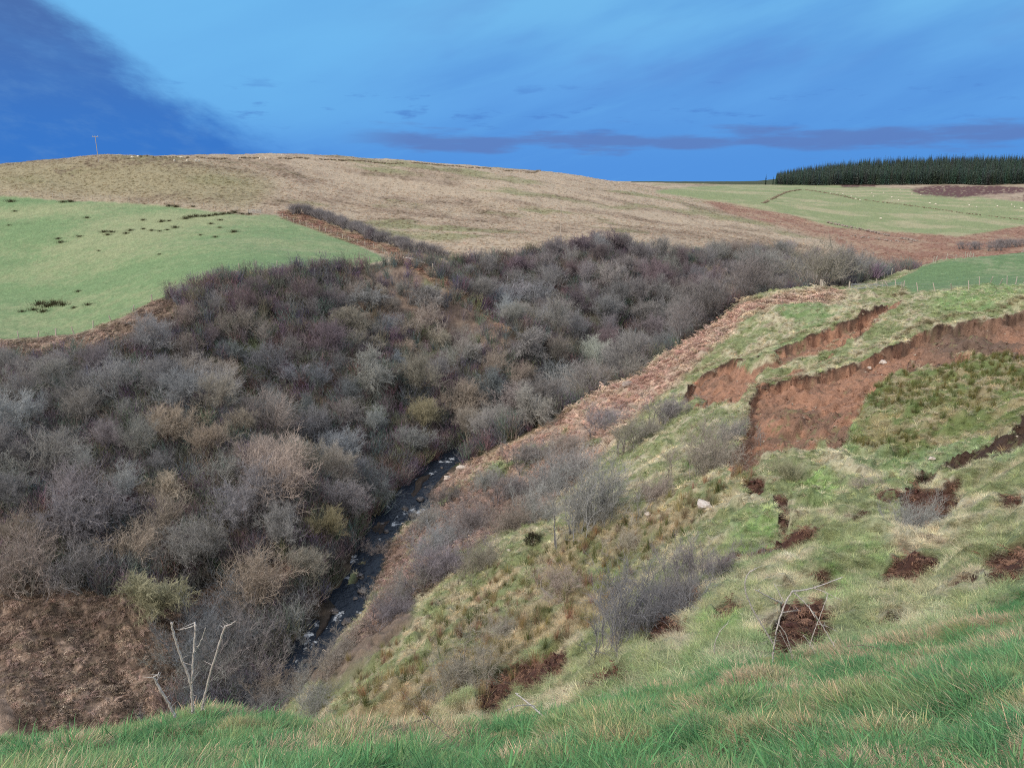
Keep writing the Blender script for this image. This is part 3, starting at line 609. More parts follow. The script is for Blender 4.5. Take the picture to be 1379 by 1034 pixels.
def brackm(i):
    m = MB()
    for _ in range(9):
        a = rnd.uniform(0, 6.28); p_ = Vector((rnd.gauss(0, .15), rnd.gauss(0, .15), 0)); d_ = Vector((math.cos(a), math.sin(a), rnd.uniform(.4, 1.6))).normalized(); c = rnd.uniform(.6, 1.35); pts = [p_.copy()]
        for k in range(5):
            p_ = p_ + d_ * rnd.uniform(.09, .15); d_ = (d_ + Vector((rnd.uniform(-.3, .3), rnd.uniform(-.3, .3), -.45))).normalized(); pts.append(p_.copy())
            for s_ in (-1, 1):
                sd_ = d_.cross(Vector((0, 0, 1))) * s_ + d_ * .4 + Vector((0, 0, rnd.uniform(-.5, .1)))
                m.blade(p_, sd_, rnd.uniform(.10, .22), .045, rnd.uniform(.3, 1.5), c * rnd.uniform(.75, 1.2), 2)
        m.tube(pts, [.008] * len(pts), 3, c)
    return m.mesh('bracken', M_dead)
def brush(i):
    m = MB()
    for _ in range(26):
        a = rnd.uniform(0, 6.28); tilt = rnd.uniform(.1, .9); p_ = Vector((rnd.gauss(0, .12), rnd.gauss(0, .12), -.05)); d_ = Vector((math.cos(a) * tilt, math.sin(a) * tilt, 1)).normalized(); pts = [p_.copy()]; c = rnd.uniform(.6, 1.4)
        for k in range(3):
            p_ = p_ + d_ * rnd.uniform(.25, .42); d_ = (d_ + Vector((rnd.uniform(-.3, .3), rnd.uniform(-.3, .3), rnd.uniform(0, .2)))).normalized(); pts.append(p_.copy())
            for q in range(2):
                e = (d_ + Vector((rnd.uniform(-.9, .9), rnd.uniform(-.9, .9), rnd.uniform(0, .5)))).normalized(); m.tube([p_, p_ + e * rnd.uniform(.2, .5)], [.007, 0], 3, c)
        m.tube(pts, [.013, .011, .008, 0], 3, c)
    return m.mesh('twiggy_brush', M_twig_i)
def clod(i):
    m = MB()
    for k in range(5): m.lump((rnd.gauss(0, .12), rnd.gauss(0, .12), .02), rnd.uniform(.05, .14), (1, 1, .7), .5, 5, 7, rnd.uniform(.6, 1.3), rnd.random())
    return m.mesh('clod', M_dead)
def tussock_fine(i):
    m = MB()
    for _ in range(95):
        a = rnd.uniform(0, 6.28); r = abs(rnd.gauss(0, .14)); tilt = rnd.uniform(.1, 1.2); c = rnd.uniform(.55, 1.4); b3 = a + rnd.gauss(0, .8)
        cc = (c, c, c) if rnd.random() < .65 else (c * 1.3, c * 1.18, c * 1.15)
        m.blade((r * math.cos(a), r * math.sin(a), -.03), Vector((math.cos(b3) * tilt, math.sin(b3) * tilt, 1)), rnd.uniform(.12, .42), rnd.uniform(.004, .009), rnd.uniform(.8, 3.0), cc)
    return m.mesh('fine_tussock', M_blade)
tuss_f = mk(5, tussock_fine)
lushs, tuss, rushes, bracks, brushes, clods = mk(5, lush), mk(5, tussock), mk(4, rushm), mk(4, brackm), mk(5, brush), mk(3, clod)
def cand(y0, y1, dens, u0=-.78, u1=.78, cap=None):
    """random ground points of even density per square metre between two distances"""
    area = (u1 - u0) * (y1 ** 2 - y0 ** 2) / 2; k = int(area * dens)
    if cap: k = min(k, cap)
    y = np.sqrt(rng.uniform(y0 ** 2, y1 ** 2, k)); return rng.uniform(u0, u1, k) * y, y
gz = {k: v.astype(np.float32) for k, v in g.items()}
lf = [l0, l1, l2]
def gs(k, x, y): return bil(gz[k], x / y, np.log(y), ug, sg)
def gl(k, x, y): return bil(lf[k], x / y, np.log(y), ug, sg) > .5
def tint_at(x, y, jit=.25, gain=1.0):
    c_ = bil(CL, x / y, np.log(y), ug, sg); return np.clip(c_ * gain * (1 + rng.uniform(-jit, jit, len(x))[:, None]) * (1 + rng.uniform(-.06, .06, (len(x), 3))), .01, .9)
def slope_rot(x, y, lean=.5):
    e = .4 + y * .01; zx = (zat(x + e, y) - zat(x - e, y)) / (2 * e); zy = (zat(x, y + e) - zat(x, y - e)) / (2 * e)
    rx = np.arctan(zy) * lean; ry_ = -np.arctan(zx) * lean
    return np.stack([rx + rng.normal(0, .12, len(x)), ry_ + rng.normal(0, .12, len(x)), rng.uniform(0, 6.28, len(x))], 1)
def put(name, kinds, x, y, s, jit, gain, label, cat, lean=.6, hs=1.0, tint=None, sink=0):
    pos = np.stack([x, y, zat(x, y) - sink], 1); s = np.asarray(s); k = len(x)
    sc3 = np.stack([s, s, s * hs * rng.uniform(.75, 1.2, k)], 1)
    # Euler order: spin first, then lean
    r_ = slope_rot(x, y, lean)
    return scatter(name, kinds, pos, r_, sc3, tint_at(x, y, jit, gain) if tint is None else tint, label, cat)
EDGE = .8
# verge grass
x, y = cand(1.6, 13, 800, -.85, .85); k = gl(0, x, y); x, y = x[k], y[k]
cl_ = fbm(x * .9, y * .9, 91, 3); s = (.45 + 1.0 * sms(cl_, -.15, .25) + rng.uniform(-.15, .2, len(x))) * np.clip(.42 + y * .025, .4, .66)
mossy = fbm(x * 1.1, y * 1.1, 95, 3)
tn = tint_at(x, y, .35, 1.35); yg_ = sms(fbm(x * 2.1, y * 2.1, 96, 3), -.1, .2)[:, None] * .8; tn = tn * (1 - yg_) + np.array([.28, .41, .18]) * yg_ * rng.uniform(.75, 1.2, (len(x), 1)); straw = (rng.random(len(x)) < .10 + .65 * sms(mossy, .04, .16))[:, None]; tn = np.where(straw, np.array([.52, .50, .33]) * rng.uniform(.7, 1.2, (len(x), 1)), tn)
xb, yb = cand(2.5, 13, 22, -.85, .85); k = gl(0, xb, yb); xb, yb = xb[k], yb[k]; x = np.concatenate([x, xb]); y = np.concatenate([y, yb]); s = np.concatenate([s, rng.uniform(.7, 1.1, len(xb))]); tn = np.concatenate([tn, np.array([.13, .32, .13]) * rng.uniform(.7, 1.3, (len(xb), 1))])
put('grass', lushs, x, y, s, .3, 1.3, 'long bright green grass along the near edge of the bank', 'grass', .3, 1.0, tn)
print('verge tufts', len(x))
# near bank tussocks
xs_, ys_ = [], []
for a, b2, d_ in ((34, 60, 7), (60, 100, 4), (100, 150, 2.5)):
    x, y = cand(a, b2, d_); xs_.append(x); ys_.append(y)
x = np.concatenate(xs_); y = np.concatenate(ys_)
k = gl(1, x, y) & (gs('earth', x, y) < .45) & (gs('peat', x, y) < .3) & (gs('nearf', x, y) < .3) & (gs('br1', x, y) < rng.random(len(x))) & (gs('grav', x, y) < .5 * rng.random(len(x)))
x, y = x[k], y[k]; s = rng.uniform(.55, 1.15, len(x)) * (1 + (y > 50) * .25)
tn = tint_at(x, y, .4, 1.5); sw = (rng.random(len(x)) < .22 + .38 * sms(fbm(x * .5, y * .5, 99, 3), -.05, .15))[:, None]; tn = np.where(sw, tn * .3 + np.array([.64, .60, .46]) * .7 * rng.uniform(.75, 1.15, (len(x), 1)), tn)
put('tussock_grass', tuss, x, y, s, .35, 1.3, 'rough olive and straw-coloured tussocks covering the slipped near bank', 'rough grass', .7, .62, tn)
print('tussocks', len(x))
x, y = cand(10.5, 34, 26)
k = gl(1, x, y) & (gs('peat', x, y) < .3) & (gs('earth', x, y) < .45); x, y = x[k], y[k]
tn = tint_at(x, y, .4, 1.6); sw = (rng.random(len(x)) < .12 + .35 * sms(fbm(x * .8, y * .8, 99, 3), -.02, .15))[:, None]; tn = np.where(sw, tn * .4 + np.array([.60, .56, .42]) * .6 * rng.uniform(.75, 1.15, (len(x), 1)), tn)
mx_ = (np.clip(1 - (y - 10.5) / 5, 0, 1) * (rng.random(len(x)) < .7))[:, None]; tn = tn * (1 - mx_) + np.array([.14, .33, .13]) * mx_ * rng.uniform(.7, 1.3, (len(x), 1))
put('near_rough_grass', tuss_f, x, y, rng.uniform(.6, 1.1, len(x)), .35, 1.3, 'mixed green and straw rough grass just below the near edge', 'rough grass', .5, .7, tn)
# rushes on the bank
x, y = cand(16, 75, 1.5); k = gl(1, x, y) & (gs('rush', x, y) > rng.random(len(x)) * .9) & (fbm(x * .3, y * .3, 97) > -.16); x, y = x[k], y[k]
gold = np.stack([rng.uniform(.27, .42, len(x)), rng.uniform(.25, .37, len(x)), rng.uniform(.16, .24, len(x))], 1); gr = rng.random(len(x)) < .22; gold[gr] = np.array([.13, .17, .07]) * rng.uniform(.7, 1.2, (gr.sum(), 1))
put('rushes', rushes, x, y, rng.uniform(.6, 1.15, len(x)), .2, 1, 'golden brown rushes growing in clumps down the near bank', 'rushes', .2, 1, gold)
print('rushes', len(x))
# bracken beds
xs_, ys_ = [], []
for a, b2, d_ in ((45, 90, 5), (90, 150, 3.5), (150, 260, 1.6)):
    x, y = cand(a, b2, d_); xs_.append(x); ys_.append(y)
x = np.concatenate(xs_); y = np.concatenate(ys_)
k = (gs('br1', x, y) + gs('brl', x, y) + gs('lane', x, y) > rng.random(len(x)) * .9 + .1); x, y = x[k], y[k]
put('bracken', bracks, x, y, rng.uniform(.8, 1.5, len(x)) * (1 + (y > 100) * .3), .35, 1.25, 'dead russet bracken lying collapsed over the upper slopes', 'bracken', .7, .8)
print('bracken', len(x))
# moor tussocks and pasture grass
x1, y1 = cand(150, 300, .9); x2, y2 = cand(300, 480, .35); x = np.concatenate([x1, x2]); y = np.concatenate([y1, y2])
k = gl(2, x, y) & (gs('wood', x, y) < .3) & (gs('lfield', x, y) < .2) & (gs('farf', x, y) < .2) & (gs('lane', x, y) < .3); x, y = x[k], y[k]
put('moor_grass', tuss, x, y, rng.uniform(.9, 1.9, len(x)), .35, 1.15, 'pale withered moor grass covering the far hillside', 'moor grass', .8, .55)
print('moor', len(x))
# wood floor undergrowth
x1, y1 = cand(50, 110, 1.5); x2, y2 = cand(110, 260, .8); x = np.concatenate([x1, x2]); y = np.concatenate([y1, y2])
k = gl(2, x, y) & (gs('wood', x, y) > .5) & (gs('brl', x, y) < .6) & (rng.random(len(x)) < .95 - .7 * gs('spg', x, y)) & (bil(dmin, x / y, np.log(y), ug, sg) > 3.2); x, y = x[k], y[k]
pur = np.stack([rng.uniform(.14, .24, len(x)), rng.uniform(.135, .23, len(x)), rng.uniform(.13, .23, len(x))], 1)
put('undergrowth', brushes, x, y, rng.uniform(1.3, 2.9, len(x)), .2, 1, 'tangled grey-brown undergrowth beneath the bare trees', 'undergrowth', .1, 1, pur)
print('undergrowth', len(x))
# clods on the peat scars and bare earth
x, y = cand(12, 110, 6); pe = gs('peat', x, y); ea = gs('earth', x, y); k = gl(1, x, y) & ((pe > .5) | ((ea > .5) & (rng.random(len(x)) < .5))); x, y = x[k], y[k]
pb_ = (gs('earth', x, y) > .5); tn = tint_at(x, y, .35, 1.1); pw = pb_ & (rng.random(len(x)) < .10); tn[pw] = np.array([.5, .44, .36]) * rng.uniform(.7, 1.1, (pw.sum(), 1))
put('clods', clods, x, y, rng.uniform(.4, 1.4, len(x)) * np.where(pb_, .5, np.clip(y / 45, .35, 1)), .35, 1.05, 'crumbled clods of dark red soil on the bare scars', 'soil', .7, .8, tn)
x, y = cand(12, 110, 9); k = gl(1, x, y) & (gs('peat', x, y) > .35); x, y = x[k], y[k]
put('dead_bracken_litter', bracks, x, y, rng.uniform(.35, .7, len(x)), .2, 1, 'dark red-brown dead bracken matted over the peat scars', 'dead bracken', .7, .7, np.array([[.17, .10, .07]]) * rng.uniform(.6, 1.6, (len(x), 1)))
x, y = cand(40, 110, 2.2); k = gl(1, x, y) & (gs('slipg', x, y) > .3) & (fbm(x * .25, y * .25, 98) > -.02); x, y = x[k], y[k]
put('green_rushes', rushes, x, y, rng.uniform(.5, .95, len(x)), .2, 1, 'dark green rushes filling the hollow under the landslip', 'rushes', .2, 1, np.stack([rng.uniform(.14, .22, len(x)), rng.uniform(.17, .23, len(x)), rng.uniform(.07, .10, len(x))], 1))
print('clods', len(x))
LIPS = [[(1400, 412), (1379, 409), (1350, 422), (1300, 428), (1262, 438), (1235, 445), (1212, 460), (1195, 466), (1150, 486), (1100, 501), (1060, 513), (1018, 524)], [(1222, 401), (1205, 402), (1150, 426), (1095, 448), (1060, 463), (1010, 482), (965, 493), (935, 506)], [(1152, 453), (1110, 479), (1062, 492), (1024, 505)], [(1018, 526), (1008, 545), (1004, 590)]]
lx, ly = [], []
for lp in LIPS:
    for (ax, ay), (bx, by) in zip(lp[:-1], lp[1:]):
        for k_ in range(26):
            t_ = k_ / 26; q = hit(ax + (bx - ax) * t_, ay + (by - ay) * t_ - 2, 40)
            for _ in range(2): lx.append(q.x + rnd.gauss(0, .18)); ly.append(q.y + abs(rnd.gauss(0, .35)) + .45)
lx = np.array(lx); ly = np.array(ly)
put('turf_fringe', tuss, lx, ly, rng.uniform(.7, 1.3, len(lx)), .3, 1, 'pale straw-coloured grass hanging over the torn lips of turf', 'turf fringe', .4, .6, np.array([.50, .47, .33]) * rng.uniform(.6, 1.15, (len(lx), 1)))
# ------------------------------------------------------------------ bare trees
LOWK = [.25]
def grow(mt, mc, p_, d_, Lh, r, lev, maxlev, rr, up, kidn, c, spread):
    segs = 4 if lev < 2 else 3 if lev < maxlev else 2
    pts = [p_.copy()]; q = p_.copy(); dr = d_.copy(); wob = .10 + .08 * lev
    nodes_ = []
    for i in range(segs):
        dr = (dr + Vector((rr.gauss(0, wob), rr.gauss(0, wob), rr.gauss(0, wob) + up * .25))).normalized(); q = q + dr * (Lh / segs); pts.append(q.copy()); nodes_.append((q.copy(), dr.copy(), (i + 1) / segs))
    rad = [r * (1 - .75 * i / segs) for i in range(segs + 1)]
    if p_.z < 0 and p_.xy.length > .02: mt.tube([Vector((0, 0, p_.z - 2.2)), p_ + Vector((0, 0, -1.0)), p_ + Vector((0, 0, .03))], [.03, .03, r], 3, c, False)
    tgt = mt if lev <= 1 else mc
    tgt.tube(pts, rad, 5 if lev == 0 else 4 if lev == 1 else 3, c * rr.uniform(.8, 1.2), lev == maxlev)
    if lev >= maxlev: return
    kn = kidn[lev]
    for k_ in range(kn):
        t = rr.uniform(LOWK[0] if lev else .35, 1) if k_ < kn - 1 else 1.0
        f = t * segs; i = min(int(f), segs - 1); pp = pts[i].lerp(pts[i + 1], f - i); dd = (pts[i + 1] - pts[i]).normalized()
        a = rr.uniform(0, 6.28); perp = dd.cross(Vector((math.cos(a), math.sin(a), rr.uniform(-.3, .3)))).normalized()
        nd = (dd + perp * spread[lev] * rr.uniform(.5, 1.2)).normalized()
        grow(mt, mc, pp, nd, Lh * rr.uniform(.45, .72), r * (.42 if lev < 2 else .62), lev + 1, maxlev, rr, up, kidn, c, spread)
def make_tree(seed, H, kind):
    rr = random.Random(seed); mt, mc = MB(), MB()
    if kind == 'bush':       # many stems from the ground
        for k_ in range(13):
            a = rr.uniform(0, 6.28); tl = rr.uniform(.1, 1.0); grow(mt, mc, Vector((rr.gauss(0, .25), rr.gauss(0, .25), -.2)), Vector((math.cos(a) * tl, math.sin(a) * tl, 1)).normalized(), H * .62, .05, 1, 4, rr, .35, [0, 7, 6, 6], 1.0, [0, .6, .6, .7])
    elif kind == 'thicket':
        LOWK[0] = .04
        for k_ in range(30):
            a = rr.uniform(0, 6.28); tl = rr.uniform(.05, .6); grow(mt, mc, Vector((rr.gauss(0, 1.25), rr.gauss(0, .9), -.3)), Vector((math.cos(a) * tl, math.sin(a) * tl, 1)).normalized(), H * rr.uniform(.3, .62), .03, 1, 4, rr, .35, [0, 8, 6, 6], 1.0, [0, .5, .55, .6])
    elif kind == 'round':
        LOWK[0] = .25
        for k_ in range(4):
            a = k_ * 1.57 + rr.uniform(-.5, .5); tl = rr.uniform(.15, .6); grow(mt, mc, Vector((math.cos(a) * .12, math.sin(a) * .12, -.3)), Vector((math.cos(a) * tl, math.sin(a) * tl, 1)).normalized(), H * .52, .11, 0, 4, rr, .42, [7, 7, 7, 7], 1.0, [.75, .65, .6, .65])
    elif kind == 'tall':
        grow(mt, mc, Vector((0, 0, -.3)), Vector((rr.uniform(-.1, .1), rr.uniform(-.1, .1), 1)).normalized(), H * .72, .12, 0, 4, rr, .5, [18, 7, 6, 6], 1.0, [.75, .6, .6, .7])
    # hawthorn-like dense dome
    elif kind == 'dome':
        for k_ in range(3):
            a = rr.uniform(0, 6.28); grow(mt, mc, Vector((0, 0, -.3)), Vector((math.cos(a) * .5, math.sin(a) * .5, 1)).normalized(), H * .42, .13, 0, 4, rr, -.02, [8, 7, 7, 7], 1.0, [1.1, 1.0, .9, .9])
    zs = sorted(v[2] for v in mc.v); rs_ = sorted(math.hypot(v[0], v[1]) for v in mc.v)
    print(kind, 'h %.1f r %.1f faces %d' % (zs[int(len(zs) * .985)], rs_[int(len(rs_) * .95)], len(mc.f)))
    return mt.mesh('trunk', M_bark), mc.mesh('crown', M_twig), zs[int(len(zs) * .985)]
PROTO = {'bush': [make_tree(100 + i, 4.2, 'bush') for i in range(4)], 'round': [make_tree(200 + i, 6.5, 'round') for i in range(5)], 'tall': [make_tree(300 + i, 8.0, 'tall') for i in range(4)], 'thicket': [make_tree(450 + i, 3.6, 'thicket') for i in range(3)], 'dome': [make_tree(400 + i, 5.5, 'dome') for i in range(3)]}
print('twig faces', {k: [len(m[1].polygons) for m in v] for k, v in PROTO.items()})
HT = {'bush': 4.2, 'round': 6.5, 'tall': 8.0, 'dome': 5.5, 'thicket': 3.6}
TWC = {'purple': (0.255, 0.245, 0.257), 'brown': (0.323, 0.293, 0.261), 'grey': (0.315, 0.315, 0.315), 'silver': (0.340, 0.363, 0.387), 'slate_shade': (0.204, 0.223, 0.243), 'olive': (0.357, 0.341, 0.234), 'pale': (0.561, 0.586, 0.522), 'plum': (0.204, 0.171, 0.194), 'tan': (0.391, 0.350, 0.302)}  # the dark blue-grey tone has the gully's shade put into its colour
CNAME = {'purple': 'purplish', 'brown': 'brown', 'grey': 'grey', 'silver': 'silvery blue-grey', 'olive': 'yellow-green', 'pale': 'pale', 'plum': 'dark plum-coloured', 'tan': 'tan', 'slate_shade': 'dark grey, shade-toned'}
def tree_at(x, y, kind, h, tone, label, cat='tree', group=None, name='bare_tree', wide=1.0, z=None, seed=None):
    mt_, mc_, ht_ = rnd.choice(PROTO[kind]); e = bpy.data.objects.new(name, None); e.empty_display_size = .3; col.objects.link(e)
    e.location = (x, y, float(zat(x, y)) - (.35 if kind == 'thicket' else 0)); s_ = h / ht_; wide *= rnd.uniform(.95, 1.2); e.scale = (s_ * wide, s_ * wide, s_); e.rotation_euler = (rnd.gauss(0, .06), rnd.gauss(0, .06), rnd.uniform(0, 6.28))
    tag(e, label, cat, group)
    c_ = TWC[tone]; j = rnd.uniform(.85, 1.15)
    for nm, me in (('trunk', mt_), ('crown', mc_)):
        o_2 = bpy.data.objects.new(nm, me); col.objects.link(o_2); o_2.parent = e
        jj = j * (.85 if nm == 'trunk' else 1.0); o_2.color = (c_[0] * jj * rnd.uniform(.94, 1.06), c_[1] * jj, c_[2] * jj * rnd.uniform(.94, 1.06), 1)
    return e
# woodland regions in the photograph: (polygon of crowns, label text, tones, kinds, height, spacing)
REG = [
 ([(-120, 490), (0, 480), (110, 485), (215, 465), (240, 480), (240, 620), (150, 660), (0, 640), (-120, 640)], 'on the upper left slope under the field', ['grey', 'purple', 'silver', 'purple', 'grey'], ['round', 'bush', 'tall'], (4.5, 6.5), 4.4),
 ([(-120, 640), (0, 640), (150, 660), (240, 620), (250, 780), (100, 800), (0, 780), (-120, 790)], 'low on the left slope above the bracken', ['brown', 'grey', 'purple', 'tan'], ['round', 'bush', 'dome'], (4.5, 6), 4.6),
 ([(190, 440), (250, 445), (330, 520), (430, 600), (500, 690), (490, 720), (440, 700), (240, 620), (230, 500)], 'along the crest of the left spur', ['tan', 'tan', 'brown', 'tan', 'grey'], ['round', 'round', 'bush'], (5, 6.8), 4.4),
 ([(240, 620), (440, 700), (500, 700), (500, 770), (440, 800), (330, 770), (250, 780)], 'on the left spur above the burn', ['brown', 'grey', 'grey', 'purple'], ['round', 'bush'], (5, 6.5), 4.6),
 ([(300, 800), (420, 730), (495, 730), (490, 790), (460, 850), (420, 890), (350, 945), (260, 970), (215, 920)], 'leaning over the left bank of the burn', ['slate_shade', 'grey', 'slate_shade', 'purple'], ['thicket', 'thicket', 'bush'], (4.0, 5.6), 3.0),
 ([(230, 420), (300, 390), (400, 377), (450, 386), (450, 470), (340, 480), (250, 440)], 'in the hollow below the field edge', ['plum', 'purple', 'brown', 'plum', 'brown'], ['tall', 'round', 'bush'], (3.8, 5.6), 4.0),
 ([(250, 440), (340, 480), (450, 470), (540, 560), (530, 660), (470, 640), (380, 540), (300, 480)], 'down the dark side gully', ['slate_shade', 'slate_shade', 'silver', 'slate_shade', 'purple'], ['round', 'bush', 'tall'], (4.0, 5.6), 4.3),  # shade of the gully is carried by the darker twig tones
 ([(450, 380), (540, 380), (600, 400), (640, 480), (520, 480), (450, 450)], 'on the grassy middle spur', ['brown', 'grey', 'tan'], ['dome', 'thicket', 'bush'], (2.2, 4.2), 4.0),
 ([(450, 480), (640, 490), (720, 460), (820, 480), (840, 500), (700, 580), (620, 615), (560, 640), (530, 560)], 'in the bottom of the ravine', ['grey', 'purple', 'slate_shade', 'brown', 'grey'], ['round', 'dome', 'bush'], (5, 7), 5.0),
 ([(610, 350), (650, 350), (700, 340), (760, 345), (760, 430), (700, 440), (640, 390)], 'where the side stream meets the ravine', ['grey', 'purple', 'silver'], ['round', 'bush'], (4, 6), 5.2),
 ([(680, 340), (760, 330), (820, 322), (880, 330), (960, 340), (960, 450), (840, 490), (720, 460), (700, 400)], 'on the shaded far side of the ravine', ['purple', 'purple', 'grey', 'plum'], ['tall', 'round', 'round'], (6, 8), 5.8),
 ([(960, 336), (1060, 332), (1130, 345), (1200, 358), (1180, 385), (1010, 400), (960, 440)], 'farther up the ravine', ['purple', 'brown', 'purple', 'tan', 'grey'], ['round', 'bush'], (5, 7), 6.2),
]
count = 0; placed = []
def cell_ok(x, y, r):
    for a, b2, c_ in placed:
        if (a - x) ** 2 + (b2 - y) ** 2 < (r * .5 + c_ * .5) ** 2: return False
    return True
SPECIAL = [  # px, py of crown centre, distance, kind, height, tone, label, width
 (800, 452, 140, 'round', 7.5, 'pale', 'pale lichen-grey tree standing out among the dark trees in the ravine', 1.0),
 (567, 518, 113, 'round', 6.0, 'olive', 'pale yellow-green round tree, left one of two in the middle of the ravine', .95),
 (630, 522, 113, 'round', 6.0, 'tan', 'pale buff round tree, right one of the two in the middle of the ravine', .95),
 (700, 500, 117, 'dome', 8.0, 'purple', 'broad purplish dome-shaped tree with twisted dark limbs in the ravine', 1.15),
 (230, 570, 93, 'round', 6.5, 'tan', 'fan-shaped tan tree standing on the left spur', 1.05),
 (190, 760, 66, 'dome', 5.0, 'olive', 'yellow-green lichen-covered bush at the foot of the left slope', 1.0),
 (440, 735, 79, 'round', 4.5, 'olive', 'small yellow-green tree beside the burn', .9),
 (395, 545, 98, 'round', 5.0, 'silver', 'pale silvery tree in the dark gully behind the left spur', .8),
 (590, 415, 150, 'dome', 5.0, 'grey', 'grey spreading tree alone on the grassy middle spur', 1.1),
 (775, 332, 200, 'dome', 5.0, 'plum', 'rounded dark bush at the moor edge above the ravine', 1.3),
 (815, 325, 205, 'dome', 6.5, 'plum', 'tallest plum-coloured tree breaking the moor edge', 1.1),
 (940, 325, 222, 'dome', 3.2, 'plum', 'small dark round tree alone at the top edge of the ravine wood', 1.0),
 (700, 345, 190, 'dome', 5.0, 'plum', 'dark rounded tree at the left end of the ravine wood edge', 1.1)]
for px, py, Y, kind, h, tone, lab, wd in SPECIAL:
    u = u_px(px, py); x = u * Y; tree_at(x, Y, kind, h, tone, lab, 'tree', wide=wd); placed.append((x, Y, 5.5)); count += 1
from itertools import product
regm = [mask([r[0]], 1) for r in REG]
tries = 0; want = 285
cands = []
x, y = cand(50, 265, 1.2, -.75, .5); k = gl(2, x, y) & (bil(dmin, x / y, np.log(y), ug, sg) > 3.4); x, y = x[k], y[k]; z = zat(x, y)
pr = rng.permutation(len(x))
rim_block = None
for i in pr:
    if count >= 300: break
    xx, yy, zz = float(x[i]), float(y[i]), float(z[i])
    for ri, r in enumerate(REG):
        h = rnd.uniform(*r[4]) * rnd.choice([.85, 1, 1.1, 1.3]); px, py = project(xx, yy, zz + h * .62)
        if regm[ri][int(np.clip(py - Y0, 0, MH - 1)), int(np.clip(px - X0, 0, MW - 1))] < .5: continue
        # a crown must be in sight of the camera
        s_ = np.linspace(math.log(8), math.log(yy - 1), 60); tt = bil(T, np.full(60, xx / yy), s_, ug, sg)
        if (tt < -(zz + h) / yy).any(): break
        if not cell_ok(xx, yy, r[5]): break
        tone = rnd.choice(r[2]); kind = rnd.choice(r[3])
        tree_at(xx, yy, kind, h, tone, '%s leafless tree %s' % (CNAME[tone], r[1]), 'tree', 'bare %s trees %s' % (CNAME[tone], r[1]))
        placed.append((xx, yy, r[5])); count += 1
        break
print('trees', count)

# hedge of scrub along the lane on the moor side
def hedge(name, pts, h, wd, tone, label, kind='thicket'):
    e = bpy.data.objects.new(name, None); col.objects.link(e); P0 = hit(*pts[0]); e.location = P0; tag(e, label, 'hedge')
    m = MB(); ws = [hit(*q) for q in pts]; c_ = TWC[tone]
    for a, b2 in zip(ws[:-1], ws[1:]):
        k_ = max(2, int((b2 - a).length / (wd * .16)))
        for i in range(k_):
            t = (i + rnd.random()) / k_; q = a.lerp(b2, t); 
            q.x += rnd.gauss(0, wd * .2); q.y += rnd.gauss(0, wd * .3); q.z = float(zat(q.x, q.y)) - .1
            hh = h * rnd.uniform(.8, 1.15)
            for s_ in range(30):
                d_ = Vector((rnd.gauss(0, .4), rnd.gauss(0, .4), 1)).normalized(); p1 = q + d_ * hh * .5; cc = rnd.uniform(.6, 1.3)
                m.tube([q - P0, p1 - P0, p1 + (d_ + Vector((rnd.gauss(0, .35), rnd.gauss(0, .35), 0))) * hh * .5 - P0], [.035, .025, 0], 3, cc)
                for w3 in range(3):
                    d2 = (d_ + Vector((rnd.gauss(0, .7), rnd.gauss(0, .7), .2))).normalized(); m.tube([p1 - P0, p1 + d2 * hh * .45 - P0], [.02, 0], 3, cc)
    o_2 = m.build('branches', M_twig, e); o_2.color = (*c_, 1); return e
hedge('hedge', [(392, 288, 150), (430, 294, 150), (470, 308, 150), (510, 326, 150), (550, 338, 172), (598, 350, 175)], 3.6, 4.0, 'purple', 'long low leafless hedge running beside the lane down from the far gate')
tree_at(*hit(500, 324, 150).xy, 'dome', 3.2, 'plum', 'small leafless tree sticking up out of the lane hedge')
hedge('hedge', [(1300, 338, 230), (1340, 334, 230), (1400, 330, 230)], 4.0, 8.0, 'purple', 'dark scrub strip beyond the near green field at the right edge')

